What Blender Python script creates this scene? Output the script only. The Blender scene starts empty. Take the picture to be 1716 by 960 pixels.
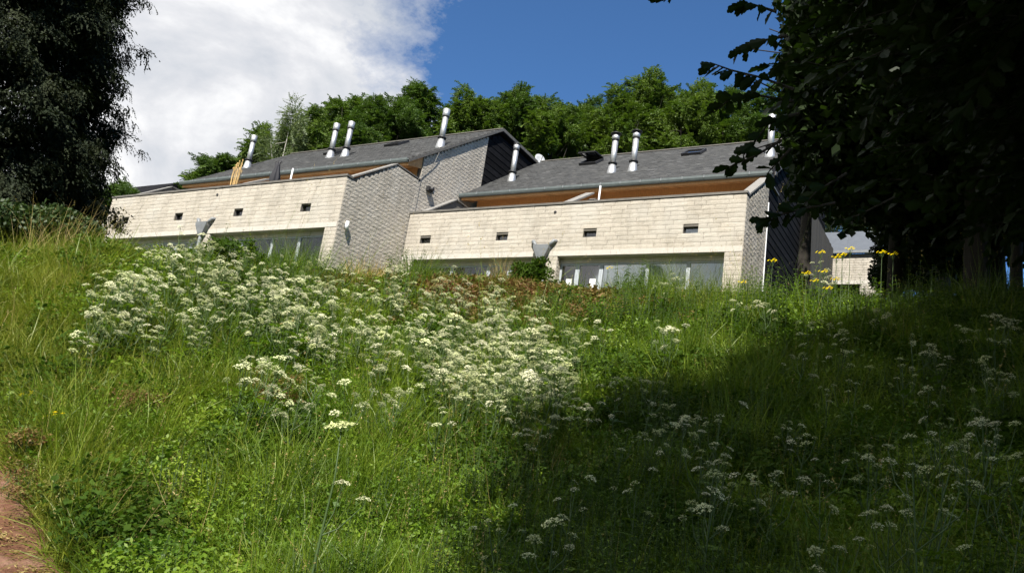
import bpy, math, random
import numpy as np
from mathutils import Matrix, Vector
random.seed(7)
rng = np.random.default_rng(7)
S = bpy.context.scene
C = S.collection
rad = math.radians

# ------------------------------------------------------------------ camera
CF = 1379.087                       # focal length in photograph pixels (1716 wide)
YAW, PITCH, ROLL = rad(31.676), rad(14.586), rad(8.549)
def _dirs():
    cy, sy, cp, sp, cr, sr = math.cos(YAW), math.sin(YAW), math.cos(PITCH), math.sin(PITCH), math.cos(ROLL), math.sin(ROLL)
    F = np.array([-sy*cp, cy*cp, sp]); R = np.array([cy, sy, 0.]); U = np.cross(R, F)
    return cr*R+sr*U, -sr*R+cr*U, F
CR, CU, CFW = _dirs()
cam = bpy.data.objects.new('camera', bpy.data.cameras.new('camera'))
C.objects.link(cam)
cam.data.sensor_width = 36
cam.data.lens = CF/1716*36
cam.data.clip_start = 0.05
cam.data.clip_end = 3000
cam.matrix_world = Matrix([[CR[i], CU[i], -CFW[i], 0] for i in range(3)]+[[0, 0, 0, 1]])
S.camera = cam
S.view_settings.view_transform = 'Standard'
S.view_settings.look = 'None'
S.view_settings.gamma = 1.0
S.view_settings.exposure = 1.1
S.cycles.max_bounces = 5
S.cycles.diffuse_bounces = 3
S.cycles.glossy_bounces = 2
S.cycles.transmission_bounces = 3
S.cycles.transparent_max_bounces = 8
S.cycles.use_denoising = True
S.cycles.use_adaptive_sampling = True
S.cycles.adaptive_threshold = .025

FH = np.array([-math.sin(YAW), math.cos(YAW)])      # camera heading on the ground
RH = np.array([math.cos(YAW), math.sin(YAW)])       # to the right of it
def ray(px, py): return CFW*CF+CR*(px-858)-CU*(py-480)
def on_y(px, py, Y): d = ray(px, py); return d*Y/d[1]
def on_x(px, py, X): d = ray(px, py); return d*X/d[0]
def on_plane(px, py, p, n): d = ray(px, py); return d*(np.dot(p, n)/np.dot(d, n))
def at(px, py, dist):
    d = ray(px, py); return d*dist/math.hypot(d[0], d[1])
def fr(f, r, z=0): return np.array([FH[0]*f+RH[0]*r, FH[1]*f+RH[1]*r, z])

# ------------------------------------------------------------------ sun and sky
SUN = np.array([.37, -1., 1.23]); SUN /= np.linalg.norm(SUN)
sun_el = math.asin(SUN[2]); sun_az = math.atan2(SUN[0], SUN[1])
sl = bpy.data.lights.new('sun', 'SUN'); sl.energy = 5.0; sl.angle = rad(.5); sl.color = (1, .95, .86)
so = bpy.data.objects.new('sun', sl); C.objects.link(so)
so.rotation_euler = Vector(SUN).to_track_quat('Z', 'Y').to_euler(); so.location = (0, -20, 60)

W = bpy.data.worlds.new('World'); S.world = W; W.use_nodes = True
nt = W.node_tree; nt.nodes.clear()
class G:
    """tiny node helper"""
    def __init__(s, nt): s.nt = nt
    def n(s, t, ins=None, **kw):
        nd = s.nt.nodes.new(t)
        for k, v in kw.items(): setattr(nd, k, v)
        for k, v in (ins or {}).items():
            if isinstance(v, bpy.types.NodeSocket): s.nt.links.new(v, nd.inputs[k])
            else: nd.inputs[k].default_value = v
        return nd
    def math(s, op, a, b=0., c=None, clamp=False):
        ins = {0: a, 1: b}
        if c is not None: ins[2] = c
        return s.n('ShaderNodeMath', ins, operation=op, use_clamp=clamp).outputs[0]
    def mix(s, f, a, b, mode='MIX'):
        nd = s.nt.nodes.new('ShaderNodeMix'); nd.data_type = 'RGBA'; nd.blend_type = mode
        for k, v in ((0, f), (6, a), (7, b)):
            if isinstance(v, bpy.types.NodeSocket): s.nt.links.new(v, nd.inputs[k])
            elif k == 0: nd.inputs[0].default_value = v
            else: nd.inputs[k].default_value = (*v, 1) if len(v) == 3 else v
        return nd.outputs[2]
    def ramp(s, f, stops):
        nd = s.n('ShaderNodeValToRGB', {0: f})
        e = nd.color_ramp.elements
        while len(e) < len(stops): e.new(.5)
        for i, (p, c) in enumerate(stops):
            e[i].position = p; e[i].color = (*c, 1) if len(c) == 3 else c
        return nd.outputs[0]
g = G(nt)
sky = g.n('ShaderNodeTexSky', sky_type='NISHITA', sun_disc=False, sun_elevation=sun_el, sun_rotation=sun_az,
          altitude=300, air_density=1.0, dust_density=.25, ozone_density=3.0)
tc = g.n('ShaderNodeTexCoord').outputs['Generated']
sep = g.n('ShaderNodeSeparateXYZ', {0: tc})
# project the direction on a high flat cloud layer
zz = g.math('ADD', g.math('MAXIMUM', sep.outputs[2], 0.0), .22)
cx = g.math('DIVIDE', sep.outputs[0], zz); cy = g.math('DIVIDE', sep.outputs[1], zz)
cv = g.n('ShaderNodeCombineXYZ', {0: cx, 1: cy, 2: .0}).outputs[0]
n1 = g.n('ShaderNodeTexNoise', {'Vector': cv, 'Scale': 1.5, 'Detail': 12., 'Roughness': .66, 'Distortion': .2}).outputs[0]
n2 = g.n('ShaderNodeTexNoise', {'Vector': cv, 'Scale': 2.6, 'Detail': 8., 'Roughness': .55, 'Distortion': .6}).outputs[0]
# the bank of cloud lies on one side of a line across the cloud layer, clear air on the other
kx, ky = float(FH[0]), float(FH[1])
side = g.math('ADD', g.math('MULTIPLY', cx, float(RH[0])), g.math('MULTIPLY', cy, float(RH[1])))
CL = g.math('ADD', g.math('MULTIPLY', side, -1.5), -.06)          # >0 to the left
dens = g.math('ADD', CL, g.math('MULTIPLY', g.math('SUBTRACT', n1, .5), 2.2))
mask = g.ramp(dens, [(0., (0, 0, 0)), (.10, (.4, .4, .4)), (.32, (1, 1, 1))])
shade = g.ramp(g.math('ADD', g.math('MULTIPLY', n1, .35), g.math('MULTIPLY', n2, .7)), [(.43, (4.6, 4.95, 5.5)), (.53, (6.3, 6.4, 6.7)), (.62, (8.6, 8.6, 8.6))])
skyc = g.mix(1., sky.outputs[0], (.60, .90, 1.16), 'MULTIPLY')
colr = g.mix(mask, skyc, shade)
bg = g.n('ShaderNodeBackground', {'Color': colr, 'Strength': .06})
g.n('ShaderNodeOutputWorld', {0: bg.outputs[0]})

# ------------------------------------------------------------------ materials
M = {}
def new_mat(name):
    m = bpy.data.materials.new(name); m.use_nodes = True; m.node_tree.nodes.clear(); M[name] = m
    return m, G(m.node_tree)
def surf(name, c1, c2=None, scale=6., rough=.8, metal=0., bump=.0, bscale=40., spec=.4, c3=None, detail=6., stretch=None, rnd=0., tr=0.):
    m, g = new_mat(name)
    tc = g.n('ShaderNodeTexCoord').outputs['Object']
    if stretch:
        tc = g.n('ShaderNodeMapping', {0: tc, 3: stretch}).outputs[0]
    col = None
    if c2 is not None:
        nn = g.n('ShaderNodeTexNoise', {'Vector': tc, 'Scale': scale, 'Detail': detail, 'Roughness': .65}).outputs[0]
        st = [(.3, c1), (.7, c2)] if c3 is None else [(.3, c1), (.52, c2), (.72, c3)]
        col = g.ramp(nn, st)
    else:
        col = g.mix(0., c1, c1)
    if rnd:
        r = g.n('ShaderNodeObjectInfo').outputs['Random']
        k = g.math('ADD', g.math('MULTIPLY', r, rnd), 1-rnd/2)
        kc = g.n('ShaderNodeCombineColor', {0: k, 1: k, 2: k}).outputs[0]
        col = g.mix(1., col, kc, 'MULTIPLY')
    ins = {'Base Color': col, 'Roughness': rough, 'Metallic': metal, 'Specular IOR Level': spec}
    if bump:
        bn = g.n('ShaderNodeTexNoise', {'Vector': tc, 'Scale': bscale, 'Detail': 6., 'Roughness': .7}).outputs[0]
        ins['Normal'] = g.n('ShaderNodeBump', {'Strength': 1., 'Distance': bump, 'Height': bn}).outputs[0]
    b = g.n('ShaderNodeBsdfPrincipled', ins)
    g.n('ShaderNodeOutputMaterial', {0: b.outputs[0]})
    return m
def leaf(name, stops, tr=.35, rough=.5, spec=.25, big=None):
    """foliage: colour differs from clump to clump; lets some light through"""
    m, g = new_mat(name)
    r = g.n('ShaderNodeObjectInfo').outputs['Random']
    geo = g.n('ShaderNodeNewGeometry')
    pn = g.n('ShaderNodeTexNoise', {'Vector': geo.outputs['Position'], 'Scale': big or .9, 'Detail': 3.}).outputs[0]
    f = g.math('ADD', g.math('MULTIPLY', r, .55), g.math('MULTIPLY', g.math('SUBTRACT', pn, .28), 1.1), clamp=True)
    n = len(stops)
    col = g.ramp(f, [(i/(n-1), s) for i, s in enumerate(stops)])
    b = g.n('ShaderNodeBsdfPrincipled', {'Base Color': col, 'Roughness': rough, 'Specular IOR Level': spec})
    bright = g.mix(1., col, (1.25, 1.35, .7), 'MULTIPLY')
    t = g.n('ShaderNodeBsdfTranslucent', {'Color': bright})
    mx = g.n('ShaderNodeMixShader', {0: tr, 1: b.outputs[0], 2: t.outputs[0]})
    g.n('ShaderNodeOutputMaterial', {0: mx.outputs[0]})
    return m
surf('stone', (.31, .28, .235), (.41, .373, .318), scale=11, rough=.95, bump=.014, bscale=24, spec=.1, c3=(.47, .435, .38), rnd=.16)
m = M['stone']; nt_ = m.node_tree; g = G(nt_); b = next(n for n in nt_.nodes if n.type == 'BSDF_PRINCIPLED'); src = b.inputs['Base Color'].links[0].from_socket
ps = g.n('ShaderNodeNewGeometry').outputs['Position']
st1 = g.n('ShaderNodeTexNoise', {'Vector': g.n('ShaderNodeMapping', {0: ps, 3: (1.6, 1.6, .35)}).outputs[0], 'Scale': 1., 'Detail': 7., 'Roughness': .65}).outputs[0]
st2 = g.n('ShaderNodeTexNoise', {'Vector': ps, 'Scale': .55, 'Detail': 4.}).outputs[0]
src = g.mix(g.ramp(st1, [(.46, (0, 0, 0)), (.74, (.42, .42, .42))]), src, (.155, .14, .115))
src = g.mix(g.ramp(st2, [(.55, (0, 0, 0)), (.66, (.35, .35, .35))]), src, (.46, .44, .40))
nt_.links.new(src, b.inputs['Base Color'])
surf('mortar', (.10, .09, .078), (.16, .145, .125), scale=30, rough=.95)
surf('precast', (.40, .375, .335), (.47, .44, .395), scale=5, rough=.85, bump=.003, bscale=60, spec=.2)
surf('coping_metal', (.085, .08, .072), (.14, .13, .115), scale=4, rough=.5, spec=.4)
surf('coping_stone', (.15, .145, .135), (.22, .21, .195), scale=6, rough=.8)
surf('gutter_metal', (.07, .085, .085), (.11, .13, .13), scale=3, rough=.45, spec=.5)
surf('zinc', (.13, .14, .15), (.19, .20, .21), scale=4, rough=.5, spec=.5)
surf('steel', (.56, .57, .58), (.40, .40, .40), scale=3, rough=.5, metal=.85, stretch=(1, 1, 6))
surf('dark_metal', (.02, .02, .022), rough=.5)
surf('slate', (.018, .019, .020), (.033, .034, .035), scale=2.2, rough=.6, bump=.006, bscale=40, spec=.35, c3=(.072, .070, .067), detail=12., stretch=(1, 3.5, 3.5))
m = M['slate']; nt_ = m.node_tree; g = G(nt_); b = next(n for n in nt_.nodes if n.type == 'BSDF_PRINCIPLED'); src = b.inputs['Base Color'].links[0].from_socket
at_ = g.n('ShaderNodeAttribute', attribute_name='tone').outputs['Fac']; kk = g.n('ShaderNodeCombineColor', {0: at_, 1: at_, 2: at_}).outputs[0]
nt_.links.new(g.mix(1., src, kk, 'MULTIPLY'), b.inputs['Base Color'])
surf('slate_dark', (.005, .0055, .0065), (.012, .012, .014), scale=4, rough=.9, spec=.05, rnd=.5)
surf('wood_soffit', (.46, .22, .085), (.70, .39, .16), scale=7, rough=.6, stretch=(7, .7, 1), rnd=.5)
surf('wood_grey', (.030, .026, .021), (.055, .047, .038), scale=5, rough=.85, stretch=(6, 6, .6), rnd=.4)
surf('white_paint', (.72, .73, .74), (.8, .8, .8), scale=5, rough=.45)
surf('grey_frame', (.30, .33, .36), (.38, .41, .44), scale=5, rough=.5)
surf('roof_sheet', (.075, .085, .10), (.10, .11, .13), scale=3, rough=.6)
surf('card', (.75, .75, .73), rough=.8)
surf('curtain', (.56, .63, .67), (.72, .77, .79), scale=5, rough=.9, stretch=(9, 1, .12))
surf('room_dark', (.02, .02, .02), rough=.9)
surf('render_wall', (.42, .38, .32), (.5, .46, .4), scale=3, rough=.9)
surf('bark', (.014, .012, .009), (.032, .026, .020), scale=5, rough=.95, bump=.03, bscale=14, stretch=(3, 3, .5))
surf('bark_pale', (.25, .24, .21), (.4, .38, .34), scale=5, rough=.9)
surf('straw', (.42, .27, .10), (.60, .42, .18), scale=5, rough=.8)
surf('dish', (.3, .31, .32), rough=.5)
surf('stem_green', (.028, .055, .012), (.05, .085, .020), scale=5, rough=.6)
leaf('petal_yellow', [(.80, .56, .01), (.90, .70, .02)], tr=.5)
surf('terracotta', (.3, .12, .06), rough=.8)
surf('cloth_dark', (.03, .03, .035), rough=.9)
m, g = new_mat('petal_white')
r_ = g.n('ShaderNodeObjectInfo').outputs['Random']
pc = g.ramp(r_, [(0., (.48, .52, .22)), (.25, (.66, .70, .38)), (.6, (.80, .81, .52)), (1., (.82, .80, .58))])
b = g.n('ShaderNodeBsdfPrincipled', {'Base Color': pc, 'Roughness': .8, 'Specular IOR Level': .1})
t = g.n('ShaderNodeBsdfTranslucent', {'Color': pc})
g.n('ShaderNodeOutputMaterial', {0: g.n('ShaderNodeMixShader', {0: .38, 1: b.outputs[0], 2: t.outputs[0]}).outputs[0]})
m, g = new_mat('glass')
b = g.n('ShaderNodeBsdfGlass', {'Color': (.9, .95, .95, 1), 'Roughness': .02, 'IOR': 1.45})
tp = g.n('ShaderNodeBsdfTransparent', {'Color': (.93, .97, .97, 1)})
gl = g.n('ShaderNodeBsdfGlossy', {'Color': (1, 1, 1, 1), 'Roughness': .03})
fz = g.n('ShaderNodeFresnel', {0: 2.0})
g.n('ShaderNodeOutputMaterial', {0: g.n('ShaderNodeMixShader', {0: fz.outputs[0], 1: tp.outputs[0], 2: gl.outputs[0]}).outputs[0]})
m, g = new_mat('ground')
tc = g.n('ShaderNodeTexCoord').outputs['Object']
nn = g.n('ShaderNodeTexNoise', {'Vector': tc, 'Scale': 1.3, 'Detail': 8., 'Roughness': .7}).outputs[0]
nf = g.n('ShaderNodeTexNoise', {'Vector': tc, 'Scale': 25., 'Detail': 6., 'Roughness': .7}).outputs[0]
c = g.ramp(g.math('ADD', g.math('MULTIPLY', nn, .6), g.math('MULTIPLY', nf, .4)), [(.35, (.018, .026, .008)), (.5, (.035, .05, .014)), (.65, (.07, .062, .03))])
bp = g.n('ShaderNodeBump', {'Strength': 1., 'Distance': .03, 'Height': nf}).outputs[0]
g.n('ShaderNodeOutputMaterial', {0: g.n('ShaderNodeBsdfPrincipled', {'Base Color': c, 'Roughness': .95, 'Specular IOR Level': .1, 'Normal': bp}).outputs[0]})
surf('red_soil', (.075, .034, .020), (.14, .068, .042), scale=3.5, rough=.95, bump=.05, bscale=14, spec=.1, c3=(.24, .14, .10), detail=12.)
leaf('grass_fresh', [(.036, .080, .006), (.105, .168, .011), (.22, .27, .028)], tr=.32, spec=.35, rough=.45)
leaf('grass_yellow', [(.070, .100, .010), (.16, .190, .020), (.28, .28, .055)], tr=.32, spec=.3, rough=.45)
leaf('grass_dry', [(.22, .17, .06), (.34, .26, .10), (.42, .33, .16)], tr=.3)
leaf('grass_straw', [(.30, .20, .07), (.42, .30, .11), (.5, .36, .16)], tr=.3)
leaf('herb', [(.030, .078, .006), (.090, .160, .010), (.20, .27, .022)], tr=.33, rough=.5, spec=.25)
leaf('herb_dark', [(.020, .048, .006), (.042, .080, .009), (.07, .115, .014)], tr=.35, rough=.65, spec=.08)
leaf('red_leaf', [(.085, .042, .022), (.15, .075, .036), (.17, .12, .045), (.09, .11, .02), (.12, .15, .025)], tr=.25, spec=.1, big=1.6)
leaf('tree_leaf', [(.032, .068, .009), (.072, .120, .015), (.125, .180, .028)], tr=.3, big=.25)
leaf('tree_leaf_deep', [(.024, .054, .008), (.050, .092, .013), (.085, .135, .020)], tr=.3, big=.25)
leaf('tree_leaf_birch', [(.085, .12, .05), (.13, .17, .08), (.18, .21, .12)], tr=.3, big=.25)
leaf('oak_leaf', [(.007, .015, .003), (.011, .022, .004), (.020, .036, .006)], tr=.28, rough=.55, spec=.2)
leaf('conifer', [(.009, .014, .007), (.020, .027, .013), (.040, .046, .022)], tr=.1, rough=.7, spec=.12, big=.4)
leaf('bush_leaf', [(.02, .04, .012), (.035, .06, .018), (.05, .08, .02)], tr=.25)

# ------------------------------------------------------------------ mesh and object helpers
def base_of(o):
    while o.parent is not None: o = o.parent
    return np.array(o.location)
def obj(name, V, F, mat, parent=None, smooth=False):
    """V in world coordinates; the mesh is stored relative to the thing's base"""
    V = np.asarray(V, float).reshape(-1, 3)
    if parent is not None: V = V-base_of(parent)
    me = bpy.data.meshes.new(name)
    me.from_pydata(V.tolist(), [], [tuple(f) for f in F])
    if mat: me.materials.append(M[mat])
    if smooth: me.polygons.foreach_set('use_smooth', [True]*len(me.polygons))
    o = bpy.data.objects.new(name, me); C.objects.link(o)
    if parent is not None: o.parent = parent
    return o
def fast_mesh(name, V, F, mats, midx=None, smooth=False):
    """F: (n,4) or (n,3) array"""
    V = np.asarray(V, np.float32); F = np.asarray(F, np.int32); k = F.shape[1]
    me = bpy.data.meshes.new(name)
    me.vertices.add(len(V)); me.vertices.foreach_set('co', V.ravel())
    me.loops.add(F.size); me.loops.foreach_set('vertex_index', F.ravel())
    me.polygons.add(len(F)); me.polygons.foreach_set('loop_start', np.arange(0, F.size, k, dtype=np.int32))
    me.polygons.foreach_set('loop_total', np.full(len(F), k, np.int32))
    for mm in mats: me.materials.append(M[mm])
    if midx is not None: me.polygons.foreach_set('material_index', np.asarray(midx, np.int32))
    me.update(); me.validate()
    return me
def thing(name, label, cat, loc, group=None, kind=None):
    o = bpy.data.objects.new(name, None); C.objects.link(o); o.location = tuple(float(v) for v in loc)
    o.empty_display_size = .2
    return tag(o, label, cat, group, kind)
def tag(o, label=None, cat=None, group=None, kind=None):
    if label: o['label'] = label
    if cat: o['category'] = cat
    if group: o['group'] = group
    if kind: o['kind'] = kind
    return o
class MB:
    def __init__(s): s.V = []; s.F = []
    def add(s, V, F):
        n = len(s.V); s.V += [tuple(v) for v in V]; s.F += [tuple(i+n for i in f) for f in F]; return s
    def box(s, x0, x1, y0, y1, z0, z1):
        return s.add([(x0, y0, z0), (x1, y0, z0), (x1, y1, z0), (x0, y1, z0), (x0, y0, z1), (x1, y0, z1), (x1, y1, z1), (x0, y1, z1)],
                     [(0, 3, 2, 1), (4, 5, 6, 7), (0, 1, 5, 4), (1, 2, 6, 5), (2, 3, 7, 6), (3, 0, 4, 7)])
    def prism_x(s, poly, x0, x1):
        """poly of (y,z), extruded along x"""
        n = len(poly)
        V = [(x0, y, z) for y, z in poly]+[(x1, y, z) for y, z in poly]
        F = [tuple(range(n)), tuple(range(2*n-1, n-1, -1))]+[(i, i+n, (i+1) % n+n, (i+1) % n) for i in range(n)]
        return s.add(V, F)
    def prism_y(s, poly, y0, y1):
        n = len(poly)
        V = [(x, y0, z) for x, z in poly]+[(x, y1, z) for x, z in poly]
        F = [tuple(range(n-1, -1, -1)), tuple(range(n, 2*n))]+[((i+1) % n, (i+1) % n+n, i+n, i) for i in range(n)]
        return s.add(V, F)
    def tube(s, P, R, k=10, cap=True):
        P = [np.array(p, float) for p in P]
        if not hasattr(R, '__len__'): R = [R]*len(P)
        V = []
        for i, p in enumerate(P):
            d = P[min(i+1, len(P)-1)]-P[max(i-1, 0)]; d /= np.linalg.norm(d)+1e-9
            a = np.cross(d, [0, 0, 1.] if abs(d[2]) < .9 else [1., 0, 0]); a /= np.linalg.norm(a); b = np.cross(d, a)
            V += [p+R[i]*(math.cos(t)*a+math.sin(t)*b) for t in (2*math.pi*j/k for j in range(k))]
        F = [(i*k+j, i*k+(j+1) % k, (i+1)*k+(j+1) % k, (i+1)*k+j) for i in range(len(P)-1) for j in range(k)]
        if cap: F += [tuple(range(k-1, -1, -1)), tuple((len(P)-1)*k+j for j in range(k))]
        return s.add(V, F)
    def lathe(s, c, prof, k=16):
        """prof of (radius, height) round a vertical axis through c"""
        c = np.array(c, float); V = []
        for r, h in prof:
            V += [(c[0]+r*math.cos(2*math.pi*j/k), c[1]+r*math.sin(2*math.pi*j/k), c[2]+h) for j in range(k)]
        n = len(prof)
        F = [(i*k+j, i*k+(j+1) % k, (i+1)*k+(j+1) % k, (i+1)*k+j) for i in range(n-1) for j in range(k)]
        F += [tuple(range(k-1, -1, -1)), tuple((n-1)*k+j for j in range(k))]
        return s.add(V, F)
    def obj(s, name, mat, parent=None, smooth=False): return obj(name, s.V, s.F, mat, parent, smooth)

# ---- scattering of leaf clumps / tufts (real instanced geometry)
GN = {}
def scatter_tree(protos):
    key = tuple(p.name for p in protos)
    if key in GN: return GN[key]
    t = bpy.data.node_groups.new('scatter', 'GeometryNodeTree'); GN[key] = t
    t.interface.new_socket('Geometry', in_out='INPUT', socket_type='NodeSocketGeometry')
    t.interface.new_socket('Geometry', in_out='OUTPUT', socket_type='NodeSocketGeometry')
    gi = t.nodes.new('NodeGroupInput'); go = t.nodes.new('NodeGroupOutput')
    j = t.nodes.new('GeometryNodeJoinGeometry')
    for p in protos:
        oi = t.nodes.new('GeometryNodeObjectInfo'); oi.inputs['Object'].default_value = p; oi.inputs['As Instance'].default_value = False
        gi_ = t.nodes.new('GeometryNodeGeometryToInstance'); t.links.new(oi.outputs['Geometry'], gi_.inputs[0]); t.links.new(gi_.outputs[0], j.inputs[0])
    iop = t.nodes.new('GeometryNodeInstanceOnPoints'); iop.inputs['Pick Instance'].default_value = True
    def attr(n, ty):
        a = t.nodes.new('GeometryNodeInputNamedAttribute'); a.data_type = ty; a.inputs[0].default_value = n
        return a.outputs[0]
    t.links.new(gi.outputs[0], iop.inputs['Points']); t.links.new(j.outputs[0], iop.inputs['Instance'])
    t.links.new(attr('pick', 'INT'), iop.inputs['Instance Index'])
    t.links.new(attr('rot', 'FLOAT_VECTOR'), iop.inputs['Rotation'])
    t.links.new(attr('size', 'FLOAT_VECTOR'), iop.inputs['Scale'])
    t.links.new(iop.outputs[0], go.inputs[0])
    return t
def scatter(name, P, protos, parent=None, rot=None, size=None, pick=None, tilt=.25):
    P = np.asarray(P, np.float32); n = len(P)
    if parent is not None: P = P-base_of(parent).astype(np.float32)
    me = bpy.data.meshes.new(name); me.vertices.add(n); me.vertices.foreach_set('co', P.ravel())
    if rot is None:
        rot = np.stack([rng.normal(0, tilt, n), rng.normal(0, tilt, n), rng.uniform(0, 2*math.pi, n)], 1)
    if size is None: size = rng.uniform(.75, 1.3, n)
    size = np.asarray(size, np.float32)
    if size.ndim == 1: size = np.stack([size]*3, 1)
    if pick is None: pick = rng.integers(0, len(protos), n)
    a = me.attributes.new('rot', 'FLOAT_VECTOR', 'POINT'); a.data.foreach_set('vector', np.asarray(rot, np.float32).ravel())
    a = me.attributes.new('size', 'FLOAT_VECTOR', 'POINT'); a.data.foreach_set('vector', np.ascontiguousarray(size).ravel())
    a = me.attributes.new('pick', 'INT', 'POINT'); a.data.foreach_set('value', np.asarray(pick, np.int32))
    o = bpy.data.objects.new(name, me); C.objects.link(o)
    if parent is not None: o.parent = parent; o['kind'] = 'stuff'
    md = o.modifiers.new('scatter', 'NODES'); md.node_group = scatter_tree(protos)
    return o
def proto(name, V, F, mats, midx=None):
    return bpy.data.objects.new(name, fast_mesh(name, V, F, mats, midx))   # never linked: only a source

# ---- leaf and blade builders returning (V,F quads)
def blades(n, h0, h1, w, spread, lean=.35, curl=.5, seg=3):
    V = []; F = []
    for i in range(n):
        a = rng.uniform(0, 6.283); r = spread*math.sqrt(rng.uniform()); p = np.array([r*math.cos(a), r*math.sin(a), -.03])
        h = rng.uniform(h0, h1); da = rng.uniform(0, 6.283); d = np.array([math.cos(da), math.sin(da), 0]); sd = np.array([-d[1], d[0], 0])
        fa = rng.uniform(0, 6.283); sd = np.array([math.cos(fa), math.sin(fa), 0])
        ln = rng.uniform(.05, lean)*h; cu = rng.uniform(.0, curl)*h; b = len(V); ww = w*rng.uniform(.7, 1.3)
        for s in range(seg+1):
            t = s/seg
            q = p+d*(ln*t+cu*t*t*t)+np.array([0, 0, h*(t-.45*(cu/h)*t**3)])
            hw = ww*.5*(1-t**2*.93)
            V += [q-sd*hw, q+sd*hw]
        F += [(b+2*s, b+2*s+1, b+2*s+3, b+2*s+2) for s in range(seg)]
    return np.array(V), np.array(F)
def leaf_cloud(n, rx, ry, rz, size, droop=.3, z0=0., asp=.6, up=.5):
    """n quads, each a pointed leaf folded along none, spread in an ellipsoid"""
    V = np.zeros((n, 4, 3)); 
    c = rng.normal(size=(n, 3)); c /= np.linalg.norm(c, axis=1)[:, None]; c *= rng.uniform(.25, 1, (n, 1))**.6
    c = c*[rx, ry, rz]+[0, 0, z0]
    nrm = rng.normal(size=(n, 3)); nrm[:, 2] = np.abs(nrm[:, 2])+up; nrm /= np.linalg.norm(nrm, axis=1)[:, None]
    d = rng.normal(size=(n, 3)); d[:, 2] -= droop; d -= (d*nrm).sum(1)[:, None]*nrm; d /= np.linalg.norm(d, axis=1)[:, None]
    s = np.cross(nrm, d); L = size*rng.uniform(.6, 1.25, (n, 1))
    V[:, 0] = c-d*L*.5; V[:, 1] = c+s*L*asp*.5-d*L*.05; V[:, 2] = c+d*L*.5; V[:, 3] = c-s*L*asp*.5-d*L*.05
    return V.reshape(-1, 3), np.arange(4*n).reshape(n, 4)
def join(parts):
    Vs = []; Fs = []; Ms = []; n = 0
    for i, (V, F, mi) in enumerate(parts):
        Vs.append(V); Fs.append(F+n); Ms += [mi]*len(F); n += len(V)
    return np.concatenate(Vs), np.concatenate(Fs), Ms

# ------------------------------------------------------------------ terrain
AZK = [-45, -32, -27, -21, -12.3, 0, 8.4, 18.5, 29.3, 34, 45]
TCK = [.13, .150, .176, .190, .210, .238, .240, .248, .262, .266, .27]    # ground, tan elevation at the crest of the bank
AZB = [-45, -27.6, -14.5, 2.8, 19.5, 33, 45]
TBK = [-.25, -.19, -.185, -.155, -.115, -.075, -.05]
DB, DC = 4.5, 13.0
def hnoise(x, y):
    return .5*np.sin(x*.9+1.3*np.sin(y*.7))+.3*np.sin(y*1.7+x*.6+2)+.2*np.sin(x*2.9-y*2.3)
def terrain(x, y):
    x = np.asarray(x, float); y = np.asarray(y, float)
    f = x*FH[0]+y*FH[1]; r = x*RH[0]+y*RH[1]
    az = np.degrees(np.arctan2(r, f)); d = np.hypot(x, y)
    tc = np.interp(az, AZK, TCK); tb = np.interp(az, AZB, TBK)
    u = np.clip((d-DB)/(DC-DB), 0, 1); u = 1-(1-u)**1.5
    z = d*(tb+(tc-tb)*u)
    near = -1.6+(d/DB)**2*(tb*DB+1.6)
    z = np.where(d < DB, near, z)
    # beyond the crest: climbs on just under the line of sight, then levels out (sooner at both sides)
    lim = np.interp(az, [-45, -30, -22, 18, 27, 45], [26, 30, 75, 75, 62, 50])
    de = np.where(d < lim, d, lim+(1-np.exp(-(np.maximum(d, lim)-lim)/40.))*12)
    far = tc*(DC+(de-DC)*.97)
    z = np.where(d > DC, far, z)
    w = np.clip((np.cos(np.radians(az))+.1)/.7, 0, 1); w = w*w*(3-2*w)
    z = -1.6+(z+1.6)*w
    return z+.07*hnoise(x, y)*np.clip(d/6-.3, 0, 1)
def ground_px(px, py):
    """where the view ray through a photograph pixel meets the terrain"""
    d = ray(px, py); d = d/math.hypot(d[0], d[1])
    t = np.linspace(2.5, 120, 4000); q = terrain(d[0]*t, d[1]*t)
    k = np.argmax(q > d[2]*t); k = k if q[k] > d[2]*t[k] else 1500
    return np.array([d[0]*t[k], d[1]*t[k], q[k]])
def to_px(P):
    P = np.asarray(P, float); w = P@CFW
    return 858+CF*(P@CR)/w, 480-CF*(P@CU)/w, w
# polar ground sheet out to the horizon
da = np.radians(np.concatenate([np.arange(-180, -50, 6), np.arange(-50, 50, .8), np.arange(50, 180, 6)]))
ds = np.concatenate([[.3], np.arange(1, 20, .22), np.arange(20, 60, 1.5), np.geomspace(60, 1500, 16)])
A, D = np.meshgrid(da, ds, indexing='ij')
gx = D*(np.cos(A)*FH[0]+np.sin(A)*RH[0]); gy = D*(np.cos(A)*FH[1]+np.sin(A)*RH[1]); gz = terrain(gx, gy)
na, nd_ = A.shape
V = np.stack([gx, gy, gz], -1).reshape(-1, 3); V = np.concatenate([V, [[0, 0, -1.6]]])
I = np.arange(na); J = np.arange(nd_-1)
F = [(i*nd_+j, ((i+1) % na)*nd_+j, ((i+1) % na)*nd_+j+1, i*nd_+j+1) for i in I for j in J]
F = [tuple(reversed(f)) for f in F]+[(len(V)-1, i*nd_, ((i+1) % na)*nd_) for i in I]
hill = tag(obj('hillside', V, F, 'ground', smooth=True), 'steep overgrown bank rising to the houses', None, None, 'structure')
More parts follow.
